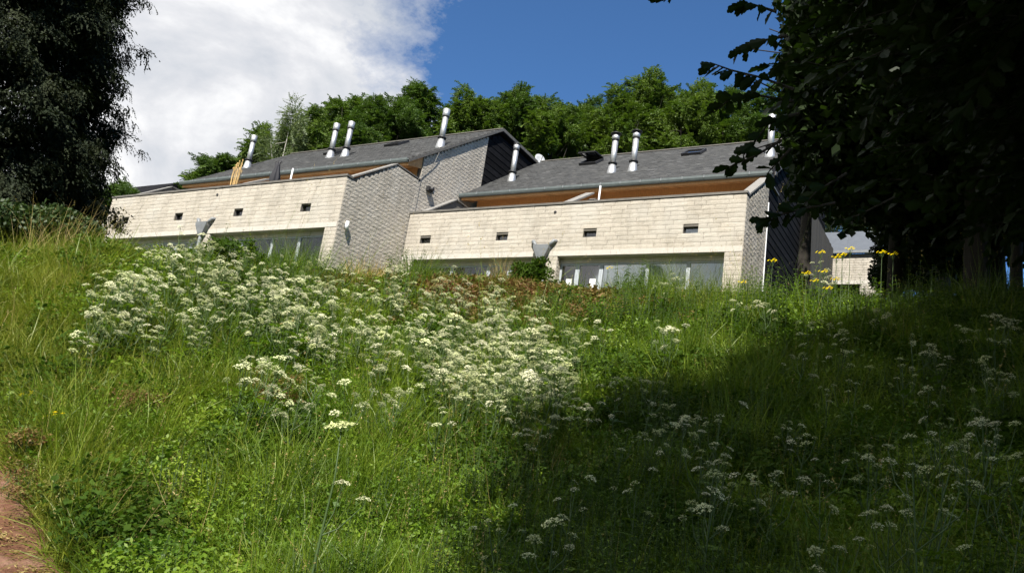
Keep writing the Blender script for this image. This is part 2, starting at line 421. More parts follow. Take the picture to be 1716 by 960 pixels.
# red soil path running past the camera at the foot of the bank
PL = [(-9, 12), (-6, 9), (-2.95, 5.8), (-2.35, 5.1), (-1.5, 4.2), (0, 3.2), (2, 2.4), (9, 1)]     # (right, forward) upper edge of the path
def path_edge(r): return np.interp(r, [p[0] for p in PL], [p[1] for p in PL])
pv = []; pf = []
rs = np.arange(-9, 9.01, .12); K = 18
for r in rs:
    e = path_edge(r)+.06*math.sin(r*7)+.05*math.sin(r*17+1)
    for k in range(K+1):
        f = e-1.7*k/K; q = fr(f, r); z = float(terrain(q[0], q[1]))+.004+.012*(1+math.sin(r*9+f*13))*(0 if k in (0, K) else 1)
        pv.append((q[0], q[1], z))
for i in range(len(rs)-1):
    for k in range(K): a = i*(K+1)+k; pf.append((a, a+1, a+K+2, a+K+1))
tag(obj('dirt_path', pv, pf, 'red_soil', smooth=True), 'red brown trodden soil at the foot of the bank', None, None, 'structure')

# ------------------------------------------------------------------ houses
BW = []
def make_block(seed, rough=.028):
    r = np.random.default_rng(seed); nx, nz = 5, 3
    V = []; 
    for k in range(nz+1):
        for i in range(nx+1):
            x = i/nx; z = k/nz; edge = (i in (0, nx)) or (k in (0, nz))
            V.append((x+(0 if i in (0, nx) else r.uniform(-.04, .04)), -(.012 if edge else .014+r.uniform(0, rough)), z))
    F = [(k*(nx+1)+i, k*(nx+1)+i+1, (k+1)*(nx+1)+i+1, (k+1)*(nx+1)+i) for k in range(nz) for i in range(nx)]
    n = len(V); V += [(0, .05, 0), (1, .05, 0), (1, .05, 1), (0, .05, 1)]
    bot = list(range(nx+1)); top = [nz*(nx+1)+i for i in range(nx+1)]
    F += [tuple(bot[::-1]+[n, n+1]), tuple(top+[n+2, n+3])]
    F += [tuple([n]+[k*(nx+1) for k in range(nz+1)]+[n+3]), tuple([n+2]+[k*(nx+1)+nx for k in range(nz, -1, -1)]+[n+1])]
    me = bpy.data.meshes.new('stone_block'); me.from_pydata(V, [], F); me.materials.append(M['stone'])
    return me
BW = [make_block(i, .007) for i in range(5)]; BR = [make_block(20+i, .010) for i in range(6)]
def in_poly(y, z, poly):
    c = False; n = len(poly)
    for i in range(n):
        (y1, z1), (y2, z2) = poly[i], poly[(i+1) % n]
        if (z1 > z) != (z2 > z) and y < (y2-y1)*(z-z1)/(z2-z1)+y1: c = not c
    return c
def courses(a0, a1, z0, z1, ch, lmin, lmax, holes=(), poly=None, jt=.012, seed=0):
    """blocks laid in courses along an axis from a0 to a1; returns (start, z, length, height)"""
    r = random.Random(seed); out = []; n = round((z1-z0)/ch); ch = (z1-z0)/n
    for k in range(n):
        z = z0+k*ch; cuts = [a0]; a = a0+r.uniform(lmin*.4, lmax)
        segs = [(a0, a1)]
        for (h0, h1, hz0, hz1) in holes:
            if z+ch*.5 > hz0 and z+ch*.5 < hz1:
                segs = [s for q in segs for s in (((q[0], h0), (h1, q[1])) if q[0] < h0 and q[1] > h1 else (q,))]
        for (s0, s1) in segs:
            a = s0; first = True
            while a < s1-.02:
                L = r.uniform(lmin, lmax)*(r.uniform(.4, 1) if first else 1); first = False
                if a+L > s1-.15: L = s1-a
                if poly is None or (in_poly(a+.04, z+ch*.85, poly) and in_poly(a+L-.04, z+ch*.85, poly) and in_poly(a+L/2, z+.1*ch, poly)):
                    out.append((a+jt/2, z+jt/2, L-jt, ch-jt))
                elif poly is not None and L > .2:      # cut smaller at raking edges
                    m_ = L/3
                    for q in range(3):
                        if in_poly(a+q*m_+m_/2, z+ch*.8, poly) and in_poly(a+q*m_+m_/2, z+ch*.2, poly): out.append((a+q*m_+jt/2, z+jt/2, m_-jt, ch-jt))
                a += L
    return out
def box_px(cs):
    P = np.array([to_px(c)[:2] for c in cs]); return np.ptp(P[:, 0])*np.ptp(P[:, 1])
def lay(parent, fronts, Y, sides, X):
    """front faces -Y at depth Y, sides face +X at X; the 300 that show largest are objects of their own"""
    L = []
    for (a, z, l, h) in fronts: L.append((box_px([(a, Y, z), (a+l, Y, z+h)]), 0, a, z, l, h, Y))
    for (a, z, l, h) in sides: L.append((box_px([(X, a, z), (X, a+l, z+h)]), 1, a, z, l, h, X))
    L.sort(key=lambda t: -t[0]); r = random.Random(3); b = base_of(parent)
    for t in L[:300]:
        me = (BW if t[1] == 0 else BR)[r.randrange(5)]
        o = bpy.data.objects.new('stone_block', me); C.objects.link(o); o.parent = parent
        if t[1] == 0: o.location = (t[2]-b[0], t[6]-r.uniform(-.003, .008)-b[1], t[3]-b[2]); o.scale = (t[4], 1, t[5])
        else: o.location = (t[6]+r.uniform(-.003, .003)-b[0], t[2]-b[1], t[3]-b[2]); o.rotation_euler = (0, 0, math.pi/2); o.scale = (t[4], 1, t[5])
    if L[300:]:
        mb = MB()
        for t in L[300:]:
            me = (BW if t[1] == 0 else BR)[r.randrange(5)]; e = r.uniform(-.003, .003)
            Vs = [(v.co.x*t[4], v.co.y+e, v.co.z*t[5]) for v in me.vertices]
            if t[1] == 0: Vs = [(t[2]+v[0], t[6]+v[1], t[3]+v[2]) for v in Vs]
            else: Vs = [(t[6]-v[1], t[2]+v[0], t[3]+v[2]) for v in Vs]
            mb.add(Vs, [tuple(p.vertices) for p in me.polygons])
        o = mb.obj('stone_block', 'stone', parent); o['kind'] = 'stuff'
RS = .703                                     # roof rise per metre
def flue(parent, p, kind, h=2.35):
    p = np.array(p)
    o = MB().lathe(p, [(.165, .3), (.165, h-.35)]).obj('flue_pipe', 'steel', parent, True)
    MB().lathe(p, [(.30, -.32), (.28, -.05), (.17, .56)]).obj('flashing_cone', 'steel', o, True)
    MB().lathe(p, [(.17, .50), (.25, .49), (.26, .58), (.17, .60)]).obj('storm_collar', 'dark_metal', o, True)
    if kind == 0:
        MB().lathe(p, [(.16, h-.46), (.205, h-.42), (.205, h), (.18, h), (.17, h-.1), (.16, h-.12)]).obj('flue_cap', 'steel', o, True)
        MB().lathe(p, [(.165, h-.49), (.208, h-.48), (.208, h-.44), (.17, h-.43)]).obj('clamp_band', 'dark_metal', o, True)
    elif kind == 1:
        MB().lathe(p, [(.16, h-.36), (.21, h-.33), (.21, h-.13), (.15, h-.03), (.05, h)]).obj('flue_cap', 'steel', o, True)
        MB().lathe(p, [(.1, h-.02), (.30, h-.01), (.31, h+.03), (.05, h+.09)]).obj('rain_hat', 'dark_metal', o, True)
        MB().lathe(p, [(.165, h-.40), (.215, h-.39), (.215, h-.35), (.17, h-.34)]).obj('clamp_band', 'dark_metal', o, True)
    else:
        MB().lathe(p, [(.16, h-.30), (.19, h-.28), (.19, h-.03), (.1, h)]).obj('flue_cap', 'steel', o, True)
        MB().lathe(p, [(.15, h-.0), (.215, h+.01), (.215, h+.06), (.1, h+.07)]).obj('rain_hat', 'dark_metal', o, True)
        MB().lathe(p, [(.165, h-.38), (.2, h-.37), (.2, h-.31), (.17, h-.30)]).obj('clamp_band', 'dark_metal', o, True)
def skylight(parent, c, Y0, w=1.15, l=1.25, ang=0.):
    """frame lying on the roof slope; ang opens the sash about its top edge"""
    c = np.array(c); t = np.array([0, 1, RS]); t /= np.linalg.norm(t); nrm = np.array([0, -t[2], t[1]]); x = np.array([1., 0, 0])
    def fr_(cc, u, nn, W_, L_, th, bw, name, mat, par):
        mb = MB()
        for (a0, a1, b0, b1) in ((-W_/2, W_/2, -L_/2, -L_/2+bw), (-W_/2, W_/2, L_/2-bw, L_/2), (-W_/2, -W_/2+bw, -L_/2+bw, L_/2-bw), (W_/2-bw, W_/2, -L_/2+bw, L_/2-bw)):
            vs = [cc+x*a+u*b+nn*e for e in (0, th) for a, b in ((a0, b0), (a1, b0), (a1, b1), (a0, b1))]
            mb.add(vs, [(0, 3, 2, 1), (4, 5, 6, 7), (0, 1, 5, 4), (1, 2, 6, 5), (2, 3, 7, 6), (3, 0, 4, 7)])
        return mb.obj(name, mat, par)
    o = fr_(c, t, nrm, w, l, .16, .10, 'skylight', 'dark_metal', parent)
    if ang:
        top = c+t*l/2+nrm*.16; u = -(t*math.cos(ang)-nrm*math.sin(ang)); nn = np.cross(x, -u); cc = top+u*l/2
        fr_(cc, -u, nn, w, l, .06, .12, 'sash', 'dark_metal', o)
        vs = [cc+x*a-u*b+nn*.03 for a, b in ((-w/2+.1, -l/2+.1), (w/2-.1, -l/2+.1), (w/2-.1, l/2-.1), (-w/2+.1, l/2-.1))]
    else:
        vs = [c+x*a+t*b+nrm*.10 for a, b in ((-w/2+.09, -l/2+.09), (w/2-.09, -l/2+.09), (w/2-.09, l/2-.09), (-w/2+.09, l/2-.09))]
    obj('pane', vs, [(0, 1, 2, 3)], 'glass', o)
    vs = [c+x*a+t*b+nrm*.045 for a, b in ((-w/2+.1, -l/2+.1), (w/2-.1, -l/2+.1), (w/2-.1, l/2-.1), (-w/2+.1, l/2-.1))]
    obj('shaft', vs, [(0, 1, 2, 3)], 'room_dark', o)
def rect_frame(mb, x0, x1, y0, y1, z0, z1, w):
    mb.box(x0, x1, y0, y1, z0, z0+w); mb.box(x0, x1, y0, y1, z1-w, z1)
    mb.box(x0, x0+w, y0, y1, z0+w, z1-w); mb.box(x1-w, x1, y0, y1, z0+w, z1-w); return mb

def terrace(X0, X1, Y0, label, small, flues, lights, side_end, clad_end, clad0, hopx, seed):
    """a stepped terrace block: stone front with terrace parapet, set-back upper storey under one slate slope"""
    zb = 6.5; zc = 13.80; zl0, zl1 = 11.23, 11.49
    T = thing('terraced_house', label, 'house', ((X0+X1)/2, Y0, zb))
    EY, EZ = Y0+4.2, 16.60; RY, RZ = Y0+12.35, 16.60+RS*8.15
    WY = Y0+5.4                      # upper storey wall
    Xm = (X0+X1)/2
    # ---- front wall carrying structure
    holes = [(x-.33, x+.33, z-.19, z+.19) for x, z in small]
    mb = MB(); xs = [X0+.02]+[v for h in holes for v in (h[0], h[1])]+[X1-.02]
    mb.box(xs[0], xs[-1], Y0+.02, Y0+.30, zl1, 12.06+.0); mb.box(xs[0], xs[-1], Y0+.02, Y0+.30, holes[0][3], zc)
    for i in range(0, len(xs), 2): mb.box(xs[i], xs[i+1], Y0+.02, Y0+.30, 12.06, holes[0][3])
    wall = mb.obj('wall', 'mortar', T)
    # side wall core (polygon in y,z)
    poly = [(Y0+.02, zb), (side_end, zb), (side_end, 15.84), (Y0+3.28, 15.84), (Y0+.5, 13.86), (Y0+.02, 13.80)]
    MB().prism_x(poly, X1-.32, X1-.02).obj('wall', 'mortar', T)
    gp = None
    if clad0 > WY+1:
        gz = lambda y: EZ+RS*(y-EY)-.16
        gp = [(WY, zb+2), (clad0, zb+2), (clad0, gz(clad0)), (WY, gz(WY))]
        MB().prism_x([(WY, zb), (clad0, zb), (clad0, gz(clad0)), (WY, gz(WY))], X1-.30, X1-.06).obj('wall', 'mortar', T)
    # left end wall
    MB().prism_x([(Y0+.02, zb), (WY+6, zb), (WY+6, 15.84), (Y0+3.28, 15.84), (Y0+.5, 13.86), (Y0+.02, 13.80)], X0+.02, X0+.30).obj('wall', 'mortar', T)
    # middle party wall on the terrace, and below between the window bays
    MB().prism_x([(Y0+.5, 12.9), (WY, 12.9), (WY, 15.5), (Y0+3.4, 15.5), (Y0+2.2, 14.72), (Y0+.5, 13.7)], Xm-.16, Xm+.16).obj('party_wall', 'mortar', T)
    MB().prism_x([(Y0+.28, 13.86), (Y0+3.0, 15.56), (Y0+3.0, 15.66), (Y0+.28, 13.96)], Xm-.24, Xm+.24).obj('coping', 'coping_stone', T)
    # blocks
    ch = .2055
    fr_b = courses(X0, X1, zl1, zc-.02, ch, .5, 1.15, holes, seed=seed)
    fr_b += courses(X1-.74, X1, 8.6, zl0, ch, .36, .74, seed=seed+1)
    fr_b += courses(X0, X0+.74, 8.6, zl0, ch, .36, .74, seed=seed+2)
    fr_b += courses(Xm-.28, Xm+.28, 8.6, zl0, ch, .5, .56, seed=seed+3)
    sp = [(Y0-.01, 8.3), (side_end, 8.3), (side_end, 15.80), (Y0+3.28, 15.80), (Y0+.5, 13.83), (Y0-.01, 13.78)]
    sd = courses(Y0, side_end, zl1-ch*15, zl1+ch*21, ch, .30, .85, poly=sp, seed=seed+4, jt=.009)
    T2 = wall
    lay(wall, fr_b, Y0, sd, X1)
    if gp:
        gb = courses(WY, clad0, zl1-ch*4, zl1+ch*48, ch, .30, .8, poly=[(WY, 9), (clad0, 9), (clad0, gz(clad0)), (WY, gz(WY))], seed=seed+5)
        gb = [b_ for b_ in gb if b_[1] > 13]
        mb = MB(); r = random.Random(seed)
        for (a, z, l, h) in gb:
            me = BR[r.randrange(6)]; e = r.uniform(-.003, .003)
            mb.add([(X1-.04-(v.co.y+e), a+v.co.x*l, z+v.co.z*h) for v in me.vertices], [tuple(p.vertices) for p in me.polygons])
        o = mb.obj('gable_blocks', 'stone', T); o['kind'] = 'stuff'
    # piers below the lintel
    for a_, b_ in ((X1-.72, X1-.33), (X0+.31, X0+.72), (Xm-.26, Xm+.26)): MB().box(a_, b_, Y0+.03, Y0+1.0, zb, zl0).obj('pier', 'mortar', T)
    pier = courses(Y0+.02, Y0+.98, 8.6, zl0-.01, .18, .25, .5, seed=seed+7)
    mb = MB(); r = random.Random(seed)
    for (a, z, l, h) in pier:
        me = BR[r.randrange(6)]
        mb.add([(Xm+.27-v.co.y, a+v.co.x*l, z+v.co.z*h) for v in me.vertices], [tuple(p.vertices) for p in me.polygons])
    o = mb.obj('pier_blocks', 'stone', T); o['kind'] = 'stuff'
    # lintel beam in lengths
    n = 6; w_ = (X1-.012-X0)/n
    for i in range(n):
        MB().box(X0+i*w_+.004, X0+(i+1)*w_-.004, Y0-.035, Y0+1.0, zl0+.001, zl1-.006).obj('lintel', 'precast', T)
    # parapet coping
    MB().box(X0-.05, X1+.045, Y0-.06, Y0+.36, zc, zc+.105).obj('coping', 'coping_metal', T)
    cz = lambda y: 13.90+(y-Y0-.40)*(15.88-13.90)/(2.88)
    for xx, mt in ((X1-.17, 'coping_metal' if X1 < -20 else 'coping_stone'), (X0+.17, 'coping_stone')):
        MB().prism_x([(Y0+.37, cz(Y0+.40)-.02), (Y0+3.28, 15.86), (Y0+3.34, 15.96), (Y0+.37, cz(Y0+.40)+.07)], xx-.24, xx+.22).obj('coping', 'coping_stone', T)
        MB().box(xx-.22, xx+.20, Y0+3.345, WY-.01, 15.87, 15.95).obj('coping', 'coping_metal', T)
    # little round overflow hole
    mb = MB(); mb.tube([(hopx+.35, Y0-.05, 13.42), (hopx+.35, Y0+.03, 13.42)], .07, 10); mb.obj('overflow_pipe', 'dark_metal', T)
    # terrace floor and interior dark behind small windows
    MB().box(X0+.3, X1-.33, Y0+.31, WY+.3, 12.72, 12.90).obj('terrace_floor', 'coping_stone', T)
    MB().box(X0+.3, X1-.33, Y0+1.9, Y0+2.0, zb, 12.7).obj('room_wall', 'room_dark', T)
    for i, (x, z) in enumerate(small):
        f = rect_frame(MB(), x-.33, x+.33, Y0+.16, Y0+.22, z-.19, z+.19, .035).obj('small_window', 'dark_metal', T)
        MB().box(x-.295, x+.295, Y0+.185, Y0+.19, z-.155, z+.155).obj('pane', 'glass', f)
        MB().box(x-.33, x+.33, Y0+.0, Y0+.155, z-.215, z-.188).obj('sill', 'coping_metal', f)
        MB().box(x-.12+.05*(i % 2), x+.26, Y0+.30, Y0+.32, z-.10, z+.06-.03*(i % 3)).obj('white_strip', 'white_paint', f)  # plain white strip behind the glass, its size varying by window
    # ---- lower window band, recess kept shallow to let sun onto the panes
    WYb = Y0+.46
    bays = [(X0+.74, Xm-.28), (Xm+.28, X1-.74)]
    for bi, (a, b_) in enumerate(bays):
        MB().box(a+.003, b_-.003, WYb-.09, WYb+.03, zl0-.235, zl0-.003).obj('underside_stand_in', 'render_wall', T)  # panel added for the lintel's tan underside, so the recess stays shallow
        divs = [a, a+.9, a+2.1, a+4.3, a+6.15, b_] if bi == 1 else [a, a+2.2, a+4.4, a+5.6, a+6.8, b_]
        for i in range(len(divs)-1):
            x0, x1 = divs[i]+.004, divs[i+1]-.004; door = (x1-x0) < 1.5
            zt = zl0-.24; z0 = 8.9
            f = rect_frame(MB(), x0, x1, WYb-.06, WYb+.02, z0, zt, .08 if not door else .10).obj('window' if not door else 'glazed_door', 'grey_frame', T)
            ww = .08 if not door else .10
            MB().box(x0+ww, x1-ww, WYb-.025, WYb-.015, z0+ww, zt-ww).obj('pane', 'glass', f)
            MB().box(x0+.02, x1-.02, WYb+.05, WYb+.07, z0+.02, zt-.02).obj('curtain', 'curtain', f)
            if door:
                MB().box(x1-ww-.42, x1-ww-.12, WYb-.045, WYb-.03, 9.75, 10.25).obj('paper_notice', 'card', f)
    # ---- upper storey wall behind the terrace
    MB().box(X0+.31, X1-.33, WY, WY+.25, 12.9, 15.55).obj('render_wall', 'render_wall', T)
    for i in range(6):
        x0 = X0+1.2+i*(X1-X0-1.6)/6; f = rect_frame(MB(), x0, x0+1.9, WY-.05, WY-.003, 13.0, 15.2, .08).obj('window', 'white_paint', T)
        MB().box(x0+.08, x0+1.82, WY-.03, WY-.02, 13.08, 15.12).obj('pane', 'glass', f)
    MB().box(X0+.31, X1-.34, WY-.03, WY+.2, 15.56, 15.80).obj('head_board', 'render_wall', T)
    MB().box(X0+.31, X1-.34, WY+.0, WY+.2, 15.81, 16.9).obj('head_board', 'wood_soffit', T)
    # ---- soffit of single boards
    so_ = MB().box(X0+.02, X1-.14, EY+.03, EY+.07, 16.28, 16.52).obj('fascia', 'wood_soffit', T)
    nb = 110; r = random.Random(seed); me = bpy.data.meshes.new('soffit_board')
    bw = (X1-.34-X0-.05)/nb
    mb = MB(); mb.add([(0, 0, 0), (bw-.012, 0, 0), (bw-.012, 1.11, .36), (0, 1.11, .36), (0, 0, .03), (bw-.012, 0, .03), (bw-.012, 1.11, .39), (0, 1.11, .39)],
                      [(0, 3, 2, 1), (4, 5, 6, 7), (0, 1, 5, 4), (1, 2, 6, 5), (2, 3, 7, 6), (3, 0, 4, 7)])
    me.from_pydata(mb.V, [], mb.F); me.materials.append(M['wood_soffit']); b0 = base_of(T)
    for i in range(nb):
        o = bpy.data.objects.new('soffit_board', me); C.objects.link(o); o.parent = so_
        o.location = (X0+.05+i*bw-b0[0], EY+.08-b0[1], 16.30+r.uniform(-.004, .004)-b0[2])
    # boxed eave end
    MB().prism_x([(EY+.04, 16.27), (WY+.1, 16.62), (WY+.1, EZ+RS*(WY+.1-EY)-.14), (EY+.04, EZ-.10)], X1-.135, X1-.09).obj('eave_end_board', 'wood_soffit', T)
    MB().prism_x([(EY+.04, 16.27), (WY+.1, 16.62), (WY+.1, EZ+RS*(WY+.1-EY)-.14), (EY+.04, EZ-.10)], X0-.03, X0+.015).obj('eave_end_board', 'wood_soffit', T)
    # ---- gutter
    g0 = [(EY-.16, 16.52), (EY-.12, 16.43), (EY-.03, 16.40), (EY+.02, 16.43), (EY+.02, 16.63), (EY-.01, 16.63), (EY-.01, 16.46), (EY-.10, 16.47), (EY-.13, 16.53), (EY-.13, 16.63), (EY-.16, 16.63)]
    gt = MB().prism_x(g0, X0-.15, X1-.06).obj('gutter', 'gutter_metal', T)
    for i in range(1, 16): x = X0+i*(X1-X0)/16; MB().box(x-.02, x+.02, EY-.175, EY-.161, 16.5, 16.65).obj('gutter_bracket', 'zinc', gt)
    # ---- roof: deck, then slates in rows
    th = .12
    def rz(y): return EZ+RS*(y-EY)
    deck = MB().prism_x([(EY-.05, rz(EY-.05)-.02), (RY, RZ-.02), (RY+7.5, RZ-.22), (RY+7.5, RZ-.4), (RY, RZ-.2), (EY-.05, rz(EY-.05)-th)], X0-.10, X1+.07).obj('roof', 'slate_dark', T)
    MB().prism_x([(EY-.1, rz(EY-.1)-.14), (RY+.02, RZ-.12), (RY+7.6, RZ-.32), (RY+7.6, RZ-.12), (RY+.02, RZ+.07), (EY-.1, rz(EY-.1)+.05)], X1+.072, X1+.10).obj('verge_strip', 'coping_metal', deck)
    MB().box(X0-.1, X1+.06, RY-.08, RY+.2, RZ+.0, RZ+.06).obj('ridge_cap', 'coping_metal', deck)
    nrow = 38; ln = math.hypot(RY-EY+.08, RZ-EZ); stp = ln/nrow; ty, tz = np.array([1, RS])/math.hypot(1, RS)
    SV = []; r = np.random.default_rng(seed); 
    for k in range(nrow):
        w = .33; nn_ = int((X1+.06-X0+.1)/w); xs = X0-.1+np.arange(nn_+1)*w-(w/2 if k % 2 else 0); xs = np.clip(xs, X0-.1, X1+.06)
        a = xs[:-1]+.004; b_ = xs[1:]-.004; ok = b_-a > .03; a = a[ok]; b_ = b_[ok]; m_ = len(a)
        s0 = k*stp-.03; s1 = s0+stp*1.25; lift = .022+r.uniform(0, .012, m_)
        y0 = EY-.08+s0*ty+0*a; z0 = rz(EY-.08)+s0*tz+lift*ty; y1 = EY-.08+s1*ty-0*a; z1 = rz(EY-.08)+s1*tz+.001*ty+0*a
        y0 = y0+r.uniform(-.012, .012, m_)
        top = np.stack([np.stack([a, y0, z0], 1), np.stack([b_, y0, z0], 1), np.stack([b_, y1, z1], 1), np.stack([a, y1, z1], 1),
                        np.stack([a, y0, z0-.03], 1), np.stack([b_, y0, z0-.03], 1)], 1)
        SV.append(top)
    SV = np.concatenate(SV); n_ = len(SV); idx = np.arange(n_)[:, None]*6
    SF = np.concatenate([idx+[0, 1, 2, 3], idx+[4, 5, 1, 0]])
    me = fast_mesh('slates', SV.reshape(-1, 3)-base_of(T), SF, ['slate'])
    tone = r.uniform(.72, 1.2, n_); tone[r.uniform(size=n_) < .05] = 1.7; tone[r.uniform(size=n_) < .04] = .5
    at_ = me.attributes.new('tone', 'FLOAT', 'FACE'); at_.data.foreach_set('value', np.concatenate([tone, tone]).astype(np.float32))
    o = bpy.data.objects.new('slates', me); C.objects.link(o); o.parent = deck; o['kind'] = 'stuff'
    # ---- dark cladding of the gable, in courses
    gz2 = lambda y: min(EZ+RS*(y-EY)-.17, RZ-.42) if y < RY else RZ-.42
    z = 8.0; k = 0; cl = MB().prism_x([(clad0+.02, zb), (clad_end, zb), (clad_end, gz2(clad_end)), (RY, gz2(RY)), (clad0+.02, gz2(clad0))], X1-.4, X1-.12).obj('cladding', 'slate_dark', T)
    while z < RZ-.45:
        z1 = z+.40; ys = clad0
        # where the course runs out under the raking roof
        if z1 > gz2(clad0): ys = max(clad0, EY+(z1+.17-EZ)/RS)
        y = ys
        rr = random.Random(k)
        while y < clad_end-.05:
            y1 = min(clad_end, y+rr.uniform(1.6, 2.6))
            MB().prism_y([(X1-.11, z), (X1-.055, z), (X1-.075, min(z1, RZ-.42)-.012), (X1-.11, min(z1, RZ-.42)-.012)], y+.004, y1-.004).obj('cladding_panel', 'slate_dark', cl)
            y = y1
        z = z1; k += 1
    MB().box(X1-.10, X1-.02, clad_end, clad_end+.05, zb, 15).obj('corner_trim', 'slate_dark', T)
    # ---- rain hopper and downpipe on the front
    hz = 11.62 if X1 < -20 else 11.55
    hx = hopx
    h_ = MB().add([(hx-.42, Y0-.34, hz+.18), (hx+.42, Y0-.34, hz+.18), (hx+.42, Y0-.05, hz+.18), (hx-.42, Y0-.05, hz+.18),
                   (hx-.40, Y0-.33, hz), (hx+.40, Y0-.33, hz), (hx+.40, Y0-.05, hz), (hx-.40, Y0-.05, hz),
                   (hx-.13, Y0-.25, hz-.55), (hx+.13, Y0-.25, hz-.55), (hx+.13, Y0-.06, hz-.55), (hx-.13, Y0-.06, hz-.55)],
                  [(0, 1, 5, 4), (1, 2, 6, 5), (2, 3, 7, 6), (3, 0, 4, 7), (4, 5, 9, 8), (5, 6, 10, 9), (6, 7, 11, 10), (7, 4, 8, 11), (8, 9, 10, 11)]).obj('rain_hopper', 'zinc', T)
    MB().tube([(hx, Y0-.155, hz-.54), (hx, Y0-.155, 8.6)], .085, 12).obj('downpipe', 'zinc', h_, True)
    for s in (-1, 1):
        MB().tube([(hx+s*.62, Y0+.03, hz+.42), (hx+s*.55, Y0-.12, hz+.40), (hx+s*.30, Y0-.19, hz+.10)], [.09, .10, .08], 10).obj('spout', 'zinc', h_, True)
    for p in flues: flue(T, (p[0], p[1], rz(p[1])), p[2])
    for p in lights: skylight(T, (p[0], p[1], rz(p[1])+.02), Y0, ang=p[2])
    return T
XL1 = -26.70; YL = 27.0; YR = 31.98; XR1 = -9.0
def roof_hit(px, py, Y0):
    n = np.array([0, -RS, 1.]); q = on_plane(px, py, np.array([0, Y0+4.2, 16.6]), n); return q
def FL(px, py, Y0, k): q = roof_hit(px, py, Y0); return (q[0], q[1], k)
L = terrace(-44.9, XL1, YL, 'left pale stone terraced block with four steel flue pipes and a dark slate roof',
            [(-43.15, 12.3), (-38.45, 12.3), (-33.75, 12.3), (-29.0, 12.3)],
            [FL(414, 281, YL, 0), FL(553, 264, YL, 0), FL(578, 262, YL, 0), FL(738, 246, YL, 0)],
            [FL(665, 243, YL, .0), FL(563, 257, YL, .0)], 32.42, 46.5, 38.1, on_y(343, 385, YL)[0], 11)
Rb = terrace(-26.60, XR1, YR, 'right pale stone terraced block with an open skylight and tree shade on its end',
             [(-25.33, 12.24), (-20.72, 12.24), (-16.03, 12.24), (-11.29, 12.24)],
             [FL(857, 303, YR, 2), FL(1025, 289, YR, 1), FL(1060, 286, YR, 1), FL(1290, 262, YR, 0)],
             [FL(1163, 258, YR, 0.), FL(991, 274, YR, .5)], 35.5, 49.6, 35.55, on_y(911, 420, YR)[0], 31)
# white corner trim on the right end wall
MB().box(XR1-.03, XR1+.045, 35.5, 35.56, 9.0, 14.8).obj('corner_trim', 'white_paint', Rb)
# ---- details on the left block's end wall
def ox(px, py, X=XL1): return on_x(px, py, X)
q = ox(578, 378); mb = MB().lathe((q[0]+.13, q[1], q[2]-.2), [(.085, 0), (.085, .4)], 12); w = mb.obj('wall_lamp', 'white_paint', L, True)
MB().box(q[0]+.0, q[0]+.08, q[1]-.05, q[1]+.05, q[2]-.08, q[2]+.08).obj('bracket', 'zinc', w)
q = ox(718, 318); X_ = XL1-.04
v = MB().box(X_, X_+.22, q[1]-.2, q[1]+.2, q[2]-.12, q[2]+.14).obj('vent_cowl', 'dark_metal', L)
MB().tube([(X_+.18, q[1]-.05, q[2]), (X_+.42, q[1]-.05, q[2]-.02)], [.12, .10], 12).obj('vent_outlet', 'dark_metal', v, True)
MB().box(X_+.225, X_+.30, q[1]+.10, q[1]+.22, q[2]-.2, q[2]+.02).obj('vent_flap', 'zinc', v)
a = roof_hit(737, 249, YL); b_ = ox(727, 275, XL1+.04); c_ = ox(708, 291, XL1+.04); e_ = ox(701, 302, XL1+.04)
cab = [a+[0, 0, .05], ox(736, 256, XL1+.1), b_, c_, e_]
cs = []
for i in range(len(cab)-1):
    for t in (0, .33, .66): cs.append(np.array(cab[i])*(1-t)+np.array(cab[i+1])*t)
MB().tube(cs+[cab[-1]], .014, 6).obj('cable', 'coping_stone', L, True)
# satellite dish on the back edge of the left block's gable
q = ox(905, 266, XL1+.12)
d_ = MB(); k = 20; Vd = []; nrm = np.array([.75, -.55, .35]); nrm /= np.linalg.norm(nrm); u = np.cross(nrm, [0, 0, 1.]); u /= np.linalg.norm(u); vv = np.cross(nrm, u)
for j, (rr, dd) in enumerate(((.0, -.09), (.2, -.07), (.4, 0.), (.41, -.01), (.2, -.085), (.0, -.105))):
    Vd += [q+u*rr*math.cos(2*math.pi*i/k)*.9+vv*rr*math.sin(2*math.pi*i/k)+nrm*dd for i in range(k)]
dsh = d_.add(Vd, [(a*k+i, a*k+(i+1) % k, (a+1)*k+(i+1) % k, (a+1)*k+i) for a in range(5) for i in range(k)]).obj('satellite_dish', 'dish', L, True)
MB().tube([q-nrm*.1, q-nrm*.3+[0, 0, -.5]], .03, 8).obj('dish_arm', 'dark_metal', dsh)
MB().tube([q+vv*.35, q+nrm*.4+vv*.1], .02, 6).obj('receiver_arm', 'dark_metal', dsh)

